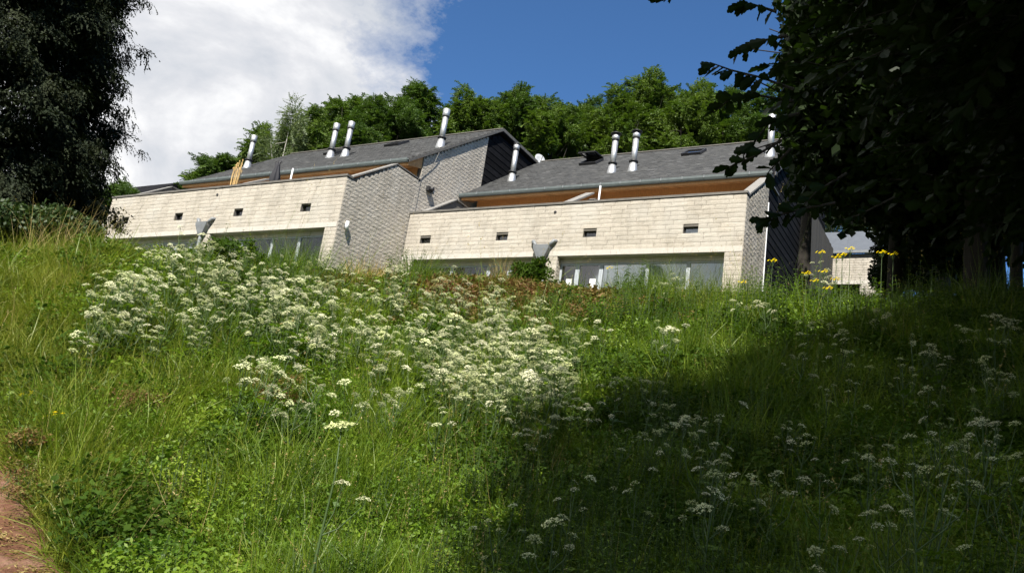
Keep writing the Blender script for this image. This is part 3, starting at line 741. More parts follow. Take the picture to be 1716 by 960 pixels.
# ---- things standing on the two roof terraces
q = on_y(395, 300, YL+1.0)
PH = (on_y(395, 268, YL+1.0)[2]-13.3)/2.0
pot = thing('dried_pampas_plant', 'dried straw coloured reed plant on the left roof terrace, poking above the parapet', 'plant', (q[0], YL+1.0, 12.9))
MB().lathe((q[0], YL+1.0, 12.9), [(.16, 0), (.22, .4), (.24, .42), (.2, .42)]).obj('pot', 'terracotta', pot, True)
mb = MB()
for i in range(24):
    a = rng.uniform(0, 6.28); r0 = .16*math.sqrt(rng.uniform()); r1 = r0+rng.uniform(-.02, .10); h = rng.uniform(1.5, 2.0)*PH; p0 = np.array([q[0]+r0*math.cos(a), YL+1.0+r0*math.sin(a), 13.3])
    p1 = p0+[.08*math.cos(a), .08*math.sin(a), h*.7]; p2 = np.array([q[0]+r1*math.cos(a)*1.0, YL+1+r1*math.sin(a), 13.3+h])
    mb.tube([p0, p1, p2, p2+[.05*math.cos(a), .05*math.sin(a), -.12]], [.012, .012, .012, .02], 4)
mb.obj('reeds', 'straw', pot)
q = on_y(464, 285, YL+1.6)
PZ = on_y(464, 270, YL+1.6)[2]-12.9-2.3
pr = thing('folded_parasol', 'dark folded parasol on the left roof terrace behind the parapet', 'parasol', (q[0], YL+1.6, 12.9))
MB().tube([(q[0], YL+1.6, 12.9), (q[0], YL+1.6, 14.5+PZ)], .03, 8).obj('pole', 'dark_metal', pr)
mb = MB(); P0 = []
for j, (h, r_) in enumerate(((1.05+PZ, .20), (1.3+PZ, .24), (1.6+PZ, .17), (1.85+PZ, .12), (2.05+PZ, .1), (2.15+PZ, .03))):
    P0.append([(q[0]+r_*(1+.28*math.cos(6*t))*math.cos(t), YL+1.6+r_*(1+.28*math.cos(6*t))*math.sin(t), 12.9+h) for t in np.linspace(0, 2*math.pi, 24, endpoint=False)])
mb.add([v for ring in P0 for v in ring], [(a*24+i, a*24+(i+1) % 24, (a+1)*24+(i+1) % 24, (a+1)*24+i) for a in range(5) for i in range(24)])
mb.obj('canopy', 'cloth_dark', pr, True)
mb = MB()
for s in (-1, 0, 1): mb.tube([(q[0]+s*.1, YL+1.6, 14.9+PZ), (q[0]+s*.22, YL+1.58, 15.1+PZ), (q[0]+s*.2, YL+1.6, 15.2+PZ)], [.05, .035, .02], 6)
mb.obj('canopy_tip', 'cloth_dark', pr)
for nm, (px, py, Y, hx) in {'a': (489, 292, YL+1.2, 0), 'b': (1005, 322, YR+1.2, 0)}.items():
    q = on_y(px, py, Y); top = q[2]+.32
    t = thing('terrace_post', 'thin white post on the left roof terrace right of the folded parasol' if nm == 'a' else 'thin white post on the right roof terrace beside the party wall', 'post', (q[0], Y, 12.9))
    MB().tube([(q[0], Y, 12.905), (q[0], Y, top)], .042, 10).obj('post', 'white_paint', t, True)
    MB().box(q[0]-.12, q[0]+.12, Y-.12, Y+.12, 12.9, 12.93).obj('foot_plate', 'white_paint', t)

# ---- timber screen at the shaded end of the right block
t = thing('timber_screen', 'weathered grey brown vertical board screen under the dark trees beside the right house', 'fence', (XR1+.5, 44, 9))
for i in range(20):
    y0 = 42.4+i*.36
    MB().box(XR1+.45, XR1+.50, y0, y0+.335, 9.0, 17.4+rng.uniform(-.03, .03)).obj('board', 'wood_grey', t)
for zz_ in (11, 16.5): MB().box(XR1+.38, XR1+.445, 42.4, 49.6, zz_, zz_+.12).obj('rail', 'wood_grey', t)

# ---- small outbuilding beyond on the right
YO = 52.0
def oy(px, py): return on_y(px, py, YO)
a = oy(1372, 436); b_ = oy(1470, 432); x0, x1 = a[0]-.8, b_[0]; zt = b_[2]; zlo = oy(1450, 476)[2]; zbs = oy(1450, 500)[2]-1.5
t = thing('outbuilding', 'small pale stone outbuilding with a blue grey lean-to roof seen under the trees', 'outbuilding', ((x0+x1)/2, YO, zbs))
wl = MB().box(x0, x1, YO+.03, YO+.3, zlo+.25, zt).box(x1-.3, x1-.02, YO+.301, YO+4.2, zbs, zt+.2).box(x1-.95, x1-.301, YO+.03, YO+.3, zbs, zlo+.249).box(x0, x0+.4, YO+.03, YO+.3, zbs, zlo+.249).obj('wall', 'mortar', t)
lay(wl, courses(x0, x1, zlo+.25, zt, .16, .3, .7, seed=5)+courses(x1-.9, x1, zbs+.3, zlo, .16, .3, .6, seed=6), YO, courses(YO, YO+4, zbs+.5, zt+.2, .16, .3, .7, seed=8), x1)
MB().box(x0, x1+.01, YO-.03, YO+.3, zlo+.001, zlo+.245).obj('lintel', 'precast', t)
MB().box(x0+.4, x1-.95, YO+.5, YO+.55, zbs, zlo+.2).obj('door', 'herb_dark' if False else 'room_dark', t)
MB().box(x0-.1, x1+.15, YO-.22, YO-.05, zt+.30, zt+.46).obj('gutter', 'zinc', t)
MB().box(x0, x1-.02, YO+.04, YO+.2, zt+.001, zt+.3).obj('gutter_shade_strip', 'coping_metal', t)  # dark strip standing for the shadow between gutter and wall
rt = oy(1478, 376)[2]; h_ = 2.0
MB().prism_x([(YO-.06, zt+.47), (YO+4.3, zt+.47+2.9), (YO+4.3, zt+.35+2.9), (YO-.06, zt+.35)], x0-.3, x1+.12).obj('roof', 'roof_sheet', t)
MB().prism_x([(YO+.3, zt+.21), (YO+4.25, zt+.21), (YO+4.25, zt+.30+2.8), (YO+.3, zt+.4)], x1-.25, x1-.03).obj('gable', 'render_wall', t)
# ---- dark gable tip of a further house left
q = at(262, 322, 75)
t = thing('distant_house', 'dark roof tip of a further house just above the left end of the parapet', 'house', (q[0], q[1], q[2]-9))
MB().box(q[0]-3, q[0]+3, q[1]-3, q[1]+3, q[2]-9, q[2]-1.6).obj('wall', 'render_wall', t)
MB().prism_x([(q[1]-3.3, q[2]-1.7), (q[1], q[2]+.7), (q[1]+3.3, q[2]-1.7)], q[0]-3.2, q[0]+3.0).obj('roof', 'slate_dark', t)

# ------------------------------------------------------------------ vegetation sources
def mk_grass(name, mat, n=26, h0=.10, h1=.40, w=.0085, spread=.10, lean=.8, curl=1.0, seed_heads=False):
    parts = [(*blades(n, h0, h1, w, spread, lean, curl), 0)]
    if seed_heads:
        for i in range(2):
            V, F = blades(1, h1*1.25, h1*1.7, .0035, spread, .3, .25, seg=4); parts.append((V, F, 0))
            tip = (V[-1]+V[-2])/2; V2, F2 = leaf_cloud(9, .008, .008, .055, .014, droop=.2, asp=.3, z0=0.)
            parts.append((V2+tip, F2, 1))
    V, F, mi = join(parts)
    return proto(name, V, F, [mat, 'grass_dry'], mi)
GR = [mk_grass('grass_tuft', 'grass_fresh') for _ in range(3)]
GY = [mk_grass('grass_tuft', 'grass_yellow', 34, .10, .36, .0065) for _ in range(3)]
GT = [mk_grass('grass_tuft', 'grass_fresh', 26, .3, .62, .006, .08, .35, .5, True) for _ in range(2)]
GD = [mk_grass('grass_tuft', 'grass_dry', 22, .12, .42, .0045, .09, .6, .6, True)]
def mk_herb(name, mat, n=90, r=.14, h=.26, size=.05, asp=.55, up=.7):
    V1, F1 = leaf_cloud(n, r, r, h*.5, size, z0=h*.62, asp=asp, up=up)
    V2, F2 = blades(10, h*.7, h*1.05, .005, r*.6, .3, .2)
    V, F, mi = join([(V1, F1, 0), (V2, F2, 1)])
    return proto(name, V, F, [mat, 'stem_green'], mi)
HB = [mk_herb('herb_clump', 'herb', 100, .15, .3, .05), mk_herb('herb_clump', 'herb', 90, .15, .27, .05, .6), mk_herb('herb_clump', 'herb', 150, .16, .34, .034, .45)]
HD = [mk_herb('herb_clump', 'herb_dark', 90, .16, .35, .055), mk_herb('herb_clump', 'herb_dark', 70, .16, .3, .06, .6)]
RD = [mk_herb('stonecrop_clump', 'red_leaf', 110, .16, .13, .035, .8), mk_herb('stonecrop_clump', 'red_leaf', 90, .14, .16, .03, .5)]

def mk_clump_flat():
    V, F = leaf_cloud(16, .12, .12, .008, .035, .0, asp=.35, up=3.); return proto('litter_clump', V, F, ['grass_dry'])
def cover(n, azr, dr, pw=1.0):
    """random ground points, density falling with distance"""
    az = np.radians(rng.uniform(azr[0], azr[1], n)); u = rng.uniform(0, 1, n)
    d = dr[0]+(dr[1]-dr[0])*u**pw
    x = d*(np.cos(az)*FH[0]+np.sin(az)*RH[0]); y = d*(np.cos(az)*FH[1]+np.sin(az)*RH[1])
    return np.stack([x, y, terrain(x, y)], 1), np.degrees(az), d
def patch(x, y, s, o=0.): return .5+.5*(np.sin(x*s+o+1.7*np.sin(y*s*.8+o))*np.sin(y*s*1.1-o+1.3*np.sin(x*s*.6)))
def outside(P):
    """keep clear of the houses and the path"""
    x, y = P[:, 0], P[:, 1]; f = x*FH[0]+y*FH[1]; r = x*RH[0]+y*RH[1]
    ins = ((x > -45.2) & (x < XL1+.1) & (y > YL-.4)) | ((x > XL1-.3) & (x < XR1+.1) & (y > YR-.4))
    return ~ins & ~((f < path_edge(r)-.02) & (f > path_edge(r)-1.66))
def px_of(P): return to_px(P)
def keep(P, cond): return P[cond]

# ---- grass over the whole bank
P, az, d = cover(46000, (-42, 42), (3.4, 16.0)); ok = outside(P); P, az, d = P[ok], az[ok], d[ok]
X_, Y_, _w = px_of(P); pt = patch(P[:, 0], P[:, 1], .9); pt2 = patch(P[:, 0], P[:, 1], 2.3, 2.)
yel = np.clip((520-X_)/500, 0, 1)*.75+.12+.3*(pt-.5)
flow = (X_ > 150) & (X_ < 960) & (Y_ > 400) & (Y_ < 680)
thin = np.where(flow, .45, .8)*np.where(X_ > 950, .55, 1.)*(.45+.8*pt2)
zone = (X_ > 530) & (X_ < 1070) & (Y_ > np.interp(X_, [530, 1070], [438, 470])) & (Y_ < np.interp(X_, [530, 680, 850, 1065], [515, 525, 548, 560]))
thin = np.where(zone, thin*.3, thin)
ok = rng.uniform(size=len(P)) < thin; P, az, d, X_, Y_, yel = P[ok], az[ok], d[ok], X_[ok], Y_[ok], yel[ok]
u = rng.uniform(size=len(P)); hv = .55+1.0*patch(P[:, 0], P[:, 1], 2.1, .7)
sc = (.65+.045*d)*rng.uniform(.7, 1.3, len(P))*(.8+.2*hv)
m1 = u < yel; m2 = ~m1 & (rng.uniform(size=len(P)) < .05); m3 = ~m1 & ~m2
sz = lambda m, k=1.: np.stack([sc[m], sc[m], sc[m]*k*hv[m]*rng.uniform(.8, 1.2, m.sum())], 1)
tag(scatter('short_grass', P[m1], GY, size=sz(m1)), 'yellow green rough grass on the left of the bank', None, None, 'stuff')
tag(scatter('tall_grass', P[m2], GT, size=sz(m2)), 'tall seeding grass scattered over the bank', None, None, 'stuff')
tag(scatter('meadow_grass', P[m3], GR, size=sz(m3, 1.05)), 'lush green grass covering the bank', None, None, 'stuff')
ok = rng.uniform(size=len(P)) < .02
tag(scatter('dry_grass', P[ok], GD, size=sc[ok]*1.0), 'dry straw coloured grass among the green', None, None, 'stuff')
# ---- leafy herbs
P, az, d = cover(30000, (-44, 44), (3.0, 17.0)); ok = outside(P); P, d = P[ok], d[ok]; X_, Y_, _w = px_of(P)
pt = patch(P[:, 0], P[:, 1], 1.1, 1.)
dens = np.interp(X_, [0, 250, 450, 900, 1716], [.14, .42, .75, .8, .85])*(.40+.95*pt)
zone = (X_ > 530) & (X_ < 1070) & (Y_ > 440) & (Y_ < np.interp(X_, [530, 680, 850, 1065], [515, 525, 548, 560]))
dens = np.where(zone, dens*.35, dens)
ok = rng.uniform(size=len(P)) < dens; P, d = P[ok], d[ok]; sc = (.6+.04*d)*rng.uniform(.7, 1.3, len(P))
dk = patch(P[:, 0], P[:, 1], 1.9, 3.) < .36
tag(scatter('herb_cover', P[~dk], HB, size=sc[~dk]), 'bright leafy weeds between the grass and flowers', None, None, 'stuff')
tag(scatter('weed_cover', P[dk], HD, size=sc[dk]), 'darker leafy weeds on the bank', None, None, 'stuff')
# ---- taller weeds standing in clumps
def mk_weed(name, mat, n=6, h=.6, ls=.06, asp=.5):
    parts = []
    for i in range(n):
        a = rng.uniform(0, 6.28); r = .1*math.sqrt(rng.uniform()); p = np.array([r*math.cos(a), r*math.sin(a), -.03]); H = h*rng.uniform(.6, 1.1); ln = rng.normal(0, .1, 2); top = p+[ln[0]*H, ln[1]*H, H]
        mb = MB().tube([p, p*.5+top*.5, top], [.0035, .003, .0015], 4, False); parts.append((np.array(mb.V), np.array(mb.F), 1)); V = []
        for k in range(13):
            t = .15+.85*k/12; c = p*(1-t)+top*t
            for q in range(2):
                th = k*1.57+q*math.pi+rng.normal(0, .3); d = np.array([math.cos(th), math.sin(th), rng.uniform(-.3, .4)]); s_ = np.array([-math.sin(th), math.cos(th), rng.normal(0, .25)]); L = ls*(1.25-.75*t)*rng.uniform(.8, 1.2)
                V += [c, c+d*L*.5+s_*L*asp*.5, c+d*L-np.array([0, 0, L*.25]), c+d*L*.5-s_*L*asp*.5]
        parts.append((np.array(V), np.arange(len(V)).reshape(-1, 4), 0))
    V, F, mi = join(parts); return proto(name, V, F, [mat, 'stem_green'], mi)
WD = [mk_weed('weed_stand', 'herb', 6, .62), mk_weed('weed_stand', 'herb_dark', 6, .7, .07), mk_weed('weed_stand', 'herb', 8, .5, .045, .35), mk_weed('weed_stand', 'grass_fresh', 7, .75, .05, .25)]
P, az, d = cover(15000, (-44, 44), (3.6, 14.5)); ok = outside(P); P, d = P[ok], d[ok]; X_, Y_, _w = px_of(P)
pt = patch(P[:, 0], P[:, 1], 1.5, 4.)
dens = np.interp(X_, [0, 150, 350, 600, 900, 1716], [.0, .03, .12, .2, .42, .5])*np.clip((pt-.35)*2.6, 0, 1)
zone = (X_ > 530) & (X_ < 1070) & (Y_ > 440) & (Y_ < 540)
dens = np.where(zone, 0, dens)
ok = rng.uniform(size=len(P)) < dens; P, d = P[ok], d[ok]
tag(scatter('weed_stands', P, WD, size=(.6+.03*d)*rng.uniform(.6, 1.15, len(P)), tilt=.12), 'tall leafy weeds standing in clumps on the bank', None, None, 'stuff')
Q = []
for (x0_, x1_, n_) in ((1040, 1300, 120), (370, 545, 45), (1300, 1600, 60), (640, 740, 14)):
    for _ in range(n_):
        px = rng.uniform(x0_, x1_); d_ = rng.uniform(11.2, 13.4); q_ = at(px, 480, d_); q_[2] = terrain(q_[0], q_[1]); Q.append(q_)
tag(scatter('crest_weeds', np.array(Q), WD, size=rng.uniform(.8, 1.45, len(Q)), tilt=.12), 'tall bright weeds along the top of the bank before the houses', None, None, 'stuff')
# dry litter on the path edge
P, az, d = cover(6000, (-44, 0), (3.8, 8.5)); f_ = P[:, :2]@FH; r_ = P[:, :2]@RH; e_ = path_edge(r_)
ok = (f_ < e_+.25) & (f_ > e_-1.2) & (rng.uniform(size=len(P)) < .8); P = P[ok]
tag(scatter('leaf_litter', P+[0, 0, .012], [mk_clump_flat()], size=rng.uniform(.5, 1.2, len(P)), tilt=.1), 'dry brown litter scattered over the red path', None, None, 'stuff')
# ---- beyond the crest up to the houses
P, az, d = cover(9000, (-46, 46), (16, 42)); ok = outside(P); P, d = P[ok], d[ok]
tag(scatter('slope_grass', P, GR+GY, size=rng.uniform(1.2, 2.2, len(P))), 'grass on the slope just below the houses', None, None, 'stuff')
# ---- reddish stonecrop strip at the top of the bank
Q = []
for _ in range(2300):
    px = rng.uniform(530, 1065); lo = np.interp(px, [530, 680, 850, 1065], [470, 478, 500, 508]); py = rng.uniform(lo-22, lo+34)
    if patch(np.array(px), np.array(py), .021, 1.) < .38: continue
    p = ground_px(px, py) if _ % 3 == 0 else None
    if p is None: 
        p = Q[-1]+np.array([rng.normal(0, .25), rng.normal(0, .25), 0]) if Q else ground_px(px, py); p[2] = terrain(p[0], p[1])
    if 10.6 < math.hypot(p[0], p[1]) < 16: Q.append(p)

Q = np.array(Q)
tag(scatter('stonecrop', Q+[0, 0, .17], RD, size=rng.uniform(.9, 1.8, len(Q))), 'reddish stonecrop and dead leaves along the top of the bank', None, None, 'stuff')
# brown dead patches lower down
Q = []
for (cx_, cy_, rx_, ry_, n) in ((468, 668, 45, 18, 130), (205, 700, 42, 14, 60), (30, 775, 20, 8, 7), (30, 850, 40, 20, 8)):
    for _ in range(n): Q.append(ground_px(cx_+rng.normal(0, rx_*.6), cy_+22+rng.normal(0, ry_*.6)))
Q = np.array(Q)
tag(scatter('dead_leaves', Q+[0, 0, .20], RD, size=rng.uniform(.5, 1.0, len(Q))), 'patches of brown dead leaves in the grass', None, None, 'stuff')

# ------------------------------------------------------------------ umbel flowers
def umbel_head(r=.05, nray=13, dens=9, flat=.35, down=.07):
    """compound umbel: rays fanning up to little domes of white florets. origin = top of stem"""
    V = []; F = []; MI = []
    def quad(c, u, v, m):
        b = len(V); V.extend([c-u, c+v, c+u, c-v]); F.append((b, b+1, b+2, b+3)); MI.append(m)
    for i in range(nray):
        k = (i+.5)/nray; a = i*2.39996; rr = r*math.sqrt(k)*rng.uniform(.9, 1.08); z = down*(1-.4*k)*rng.uniform(.92, 1.08)
        c = np.array([rr*math.cos(a), rr*math.sin(a), z]); b = len(V)
        s = np.array([-math.sin(a), math.cos(a), 0])*.0012
        V.extend([-s, s, c+s*.7, c-s*.7]); F.append((b, b+1, b+2, b+3)); MI.append(1)
        ur = r*.24
        for j in range(dens):
            kk = math.sqrt((j+.5)/dens); aa = j*2.4+i; q = c+np.array([ur*kk*math.cos(aa), ur*kk*math.sin(aa), .006-.010*kk*kk+rng.uniform(-.002, .002)])
            sz = r*.078*rng.uniform(.8, 1.3); t = rng.normal(0, .35, 2)
            u = np.array([math.cos(aa), math.sin(aa), t[0]])*sz; v = np.array([-math.sin(aa), math.cos(aa), t[1]])*sz; quad(q, u, v, 0)
    me = fast_mesh('flower_head', np.array(V), np.array(F), ['petal_white', 'stem_green'], MI)
    return me
UH = [umbel_head(.052), umbel_head(.045, 11, 8), umbel_head(.058, 15, 9), umbel_head(.04, 10, 8)]
def plant_stem(seed, h=.75):
    """stem with forks and ferny leaves; returns mesh and the tips"""
    r = np.random.default_rng(seed); mb = MB(); tips = []
    lean = r.normal(0, .05, 2); top = np.array([lean[0]*h, lean[1]*h, h]); mid = top*.55
    mb.tube([(0, 0, -.05), mid, top], [.0045, .004, .003], 5); tips.append((top, 0))
    nb = r.integers(5, 9)
    for i in range(nb):
        t = r.uniform(.45, .85); p = top*t; a = i*2.4+r.uniform(-.4, .4); L = h*r.uniform(.22, .40)
        e = p+np.array([math.cos(a)*L*.55, math.sin(a)*L*.55, L*.8+(.02)]); m_ = p*.5+e*.5+np.array([math.cos(a), math.sin(a), -.5])*L*.12
        mb.tube([p, m_, e], [.003, .0028, .0022], 4); tips.append((e, 1))
    n0 = len(mb.F); V = [np.array(v) for v in mb.V]; F = list(mb.F); MI = [0]*n0
    for k in range(5):
        p = top*r.uniform(.1, .75); a = r.uniform(0, 6.28); ax = np.array([math.cos(a), math.sin(a), .25]); ax /= np.linalg.norm(ax); s = np.array([-math.sin(a), math.cos(a), 0])
        Lf = r.uniform(.12, .22)
        for q in range(7):
            c = p+ax*Lf*(q+1)/7-np.array([0, 0, .12*((q/7)**2)*Lf*3]); w = .045*(1-q/8)
            for sd in (-1, 1):
                b = len(V); tip = c+s*sd*w+ax*.012
                V += [c-ax*.006, c+s*sd*w*.5-ax*.014, tip, c+s*sd*w*.5+ax*.016]; F.append((b, b+1, b+2, b+3)); MI.append(1)
    me = bpy.data.meshes.new('cow_parsley'); me.from_pydata([tuple(v) for v in V], [], F)
    for mm in ('stem_green', 'herb'): me.materials.append(M[mm])
    me.polygons.foreach_set('material_index', MI)
    return me, tips
PS = [plant_stem(i, h) for i, h in enumerate((.62, .72, .66, .8, .7, .58, .76))]
def parsley(p, k, sc, rz_, label, group, hs=1.):
    me, tips = PS[k]
    o = bpy.data.objects.new('cow_parsley', me); C.objects.link(o); o.location = tuple(p); o.scale = (sc,)*3; o.rotation_euler = (rng.normal(0, .06), rng.normal(0, .06), rz_)
    tag(o, label, 'flower', group)
    for j, (t, s) in enumerate(tips):
        c = bpy.data.objects.new('flower_head', UH[(j+k) % 4]); C.objects.link(c); c.parent = o; c.location = tuple(t)
        c.rotation_euler = (rng.normal(0, .3), rng.normal(0, .3), rng.uniform(0, 6.28)); f = (1.15 if s == 0 else .9)*rng.uniform(.6, 1.2)*hs; c.scale = (f, f, f*rng.uniform(.7, 1.3))
    return o
# regions of flowers as seen on the bank: polygons in the photograph, turned into points on the ground
def pip(x, y, poly): return in_poly(x, y, poly)
SUNP = [(150, 500), (240, 430), (330, 420), (430, 450), (560, 475), (700, 490), (830, 510), (930, 545), (950, 620), (945, 710), (850, 690), (700, 640), (560, 600), (420, 560), (300, 555), (140, 570)]
def flower_spots(poly, n, dz=.62, wfun=None):
    xs = [p[0] for p in poly]; ys = [p[1] for p in poly]; out = []
    while len(out) < n:
        x, y = rng.uniform(min(xs), max(xs)), rng.uniform(min(ys), max(ys))
        if not pip(x, y, poly): continue
        if wfun and rng.uniform() > wfun(x, y): continue
        # the head shows at (x,y): walk back along the ray until it is dz above ground
        d = ray(x, y); d = d/math.hypot(d[0], d[1]); t = np.linspace(3, 30, 900); gq = terrain(d[0]*t, d[1]*t)+dz
        k = np.argmax(gq > d[2]*t)
        if gq[k] <= d[2]*t[k]: continue
        out.append(np.array([d[0]*t[k], d[1]*t[k], gq[k]-dz]))
    return out
spots = [(p, 0) for p in flower_spots(SUNP, 212, wfun=lambda x, y: .4+.6*patch(np.array(x), np.array(y), .02))]
spots += [(p, 0) for p in flower_spots([(220, 400), (330, 405), (420, 470), (250, 520), (190, 520)], 10)]
spots += [(p, 0) for p in flower_spots([(400, 640), (640, 640), (940, 700), (900, 740), (660, 700), (420, 700)], 12)]
SHP = [(900, 740), (1100, 620), (1300, 600), (1700, 610), (1716, 960), (860, 960)]
spots += [(p, 1) for p in flower_spots(SHP, 46, .6, wfun=lambda x, y: float(np.clip(1.25-abs(y-720)/260, .3, 1)))]
spots += [(p, 2) for p in flower_spots([(1260, 440), (1400, 450), (1560, 520), (1716, 520), (1716, 600), (1240, 600), (930, 560), (930, 530)], 20, .68)]
LB = ['white cow parsley plant in flower in the dense sunlit drift on the bank', 'white cow parsley plant in flower in deep shade at lower right', 'white cow parsley plant in flower in half shade near the top right of the bank']
GRP = ['cow parsley in the sunlit drift', 'cow parsley in the deep shade', 'cow parsley at the top right of the bank']
ZN = ['at the left end of the sunlit drift', 'in the left middle of the sunlit drift', 'in the centre of the sunlit drift', 'at the right end of the sunlit drift near the shade']
for p, k in spots:
    lb_, gr_ = LB[k], GRP[k]; hx_ = float(to_px(p+[0, 0, .6])[0])
    if k == 0:
        zi = 0 if hx_ < 280 else 1 if hx_ < 470 else 2 if hx_ < 720 else 3; lb_ = 'white cow parsley '+ZN[zi]; gr_ = 'cow parsley '+ZN[zi]
    if k == 1:
        sd_ = 'left part' if hx_ < 1150 else 'middle' if hx_ < 1450 else 'right part'; lb_ = 'dim white cow parsley in the %s of the deep shade at lower right' % sd_; gr_ = 'cow parsley in the %s of the deep shade' % sd_
    parsley(p, int(rng.integers(0, 7)), rng.uniform(.85, 1.2), rng.uniform(0, 6.28), lb_, gr_, hs=rng.uniform(.66, 1.08) if k == 0 else (.72 if k == 1 else .9))
# the rest of the drift, past three hundred plants, as one mass
DP = []
for k in range(4):
    me, tips = PS[k]; V = [tuple(v.co) for v in me.vertices]; F = [tuple(p.vertices) for p in me.polygons]; MI = [p.material_index for p in me.polygons]
    for j, (t_, s_) in enumerate(tips):
        um = UH[(j+k) % 4]; b0 = len(V); f = rng.uniform(.6, 1.0); V += [tuple(np.array(v.co)*f+t_) for v in um.vertices]; F += [tuple(i+b0 for i in p.vertices) for p in um.polygons]; MI += [2 if p.material_index == 0 else 0 for p in um.polygons]
    mm_ = bpy.data.meshes.new('parsley_source'); mm_.from_pydata(V, [], F)
    for n_ in ('stem_green', 'herb', 'petal_white'): mm_.materials.append(M[n_])
    mm_.polygons.foreach_set('material_index', MI); DP.append(bpy.data.objects.new('parsley_source', mm_))
Q = np.array(flower_spots([(120, 480), (260, 415), (470, 440), (700, 480), (880, 500), (990, 560), (985, 700), (880, 740), (680, 660), (430, 600), (140, 600)], 85, .5))
tag(scatter('cow_parsley_drift', Q, DP, size=rng.uniform(.75, 1.1, len(Q)), tilt=.08), 'remaining cow parsley filling in the sunlit drift', None, None, 'stuff')
# tall one in the middle foreground
d = ray(575, 706); d = d/math.hypot(d[0], d[1]); Dd = 3.9; tip = d*Dd; gz0 = float(terrain(tip[0], tip[1]))
h = tip[2]-gz0
t = thing('hogweed', 'tall plant with thick green stem and one flat white umbel in the centre left foreground', 'flower', (tip[0], tip[1], gz0))
sidev = np.array([RH[0], RH[1], 0])
base = np.array([tip[0], tip[1], gz0]); fork = base+np.array([0, 0, h*.60])
MB().tube([base+[0, 0, -.1], base+[0, 0, h*.3]-sidev*.01, fork, base+[0, 0, h*.8]+sidev*.012, tip+[0, 0, -.05]], [.008, .0075, .006, .004, .003], 8).obj('stem', 'stem_green', t, True)
o = bpy.data.objects.new('flower_head', umbel_head(.075, 20, 7, down=.045)); C.objects.link(o); o.parent = t; o.location = (0, 0, h-.05); o.rotation_euler = (.28, -.16, 0)
e = fork+sidev*.16+np.array([0, 0, .15]); mb = MB(); mb.tube([fork, fork+sidev*.07+[0, 0, .04], e], [.004, .003, .0025], 6)
e2 = fork+sidev*.05+np.array([0, 0, .20]); mb.tube([fork, fork+sidev*.035+[0, 0, .1], e2], [.004, .003, .0025], 6); mb.obj('side_stem', 'stem_green', t)
for ee, s_ in ((e, .6), (e2, .7)):
    o = bpy.data.objects.new('seed_head', UH[0]); C.objects.link(o); o.parent = t; o.location = tuple(ee-base); o.scale = (s_, s_, s_)
# yellow flowers
def ragwort(px, py, label, h=.8, group=None, nh=7):
    d = ray(px, py); d = d/math.hypot(d[0], d[1]); tt = np.linspace(3, 30, 900); gq = terrain(d[0]*tt, d[1]*tt)+h; k = int(np.argmax(gq > d[2]*tt))
    if gq[k] <= d[2]*tt[k]: k = 290
    top = d*tt[k]; h = top[2]-float(terrain(top[0], top[1])); b = top-[0, 0, h]
    t = thing('ragwort', label, 'flower', b, group)
    mb = MB(); mb.tube([b, b+[0, 0, h*.5], top-[0, 0, .05]], [.006, .005, .003], 5)
    heads = []
    for i in range(nh):
        a = i*2.4; r = .055*math.sqrt((i+.3)/nh)*1.3; e = top+[r*math.cos(a), r*math.sin(a), -.02*(i % 3)]; mb.tube([top-[0, 0, .12], e], .0018, 4); heads.append(e)
    mb.obj('stem', 'stem_green', t)
    V, F = leaf_cloud(26, .06, .06, h*.35, .06, z0=h*.4, asp=.4); obj('leaves', V+b, F, 'herb', t)
    for e in heads:
        V = []; F = []; tl = rng.normal(.5, .4, 2)
        for j in range(9):
            a = j*.698; u = np.array([math.cos(a), math.sin(a), .1+tl[0]*math.cos(a)])*.020; s = np.array([-math.sin(a), math.cos(a), tl[1]*.3])*.006; b0 = len(V)
            V += [e, e+u*.6-s, e+u, e+u*.6+s]; F.append((b0, b0+1, b0+2, b0+3))
        obj('flower_head', V, F, 'petal_yellow', t)
RW = [(1245, 470, 'in front of the right house corner'), (1295, 434, 'before the dark cladding'), (1352, 455, 'at the left of the clump by the screen'), (1366, 468, 'low in the clump by the screen'),
      (1380, 452, 'in the middle of the clump by the screen'), (1376, 420, 'standing tallest by the screen'), (1388, 480, 'lowest of the clump by the screen'), (1400, 465, 'against the outbuilding wall left'),
      (1425, 414, 'standing tall before the outbuilding roof'), (1402, 428, 'against the outbuilding gutter'), (1412, 424, 'second before the outbuilding gutter'), (1497, 423, 'right of the outbuilding'), (1478, 420, 'at the outbuilding corner')]
for px, py, wh in RW: ragwort(px, py, 'yellow daisy-like ragwort plant '+wh, .85)
ragwort(1020, 447, 'single yellow ragwort before the grey door of the right house', .8, nh=4)
ragwort(90, 690, 'small yellow flowered plant low in the grass at left', .35, nh=4)
ragwort(50, 655, 'tiny yellow flower in the grass at far left', .3, nh=3)

# ------------------------------------------------------------------ grass tussocks, bushes standing on the bank
def tussock(px, py, n, h0, h1, spread, mat, label, dist=None, w=.007, lean=.45):
    if dist: h0, h1, n = h0*1.25, h1*1.35, int(n*1.7)
    p = ground_px(px, py) if dist is None else at(px, py, dist); p[2] = float(terrain(p[0], p[1]))
    V, F = blades(n, h0, h1, w, spread, lean, .4, seg=4)
    me = fast_mesh('grass_tussock', V, F, [mat]); o = bpy.data.objects.new('grass_tussock', me); C.objects.link(o); o.location = tuple(p)
    tag(o, label, 'grass tuft')
    return o
tussock(700, 485, 420, .35, .75, .22, 'grass_fresh', 'green grass tussock in front of the left end of the right house', 12.6)
tussock(1110, 500, 420, .35, .85, .34, 'grass_fresh', 'big bright green grass tussock before the right house window', 12.8)
tussock(1165, 500, 220, .3, 1.1, .5, 'grass_yellow', 'thin arching grass stalks before the right house window', 12.6, .004, .7)
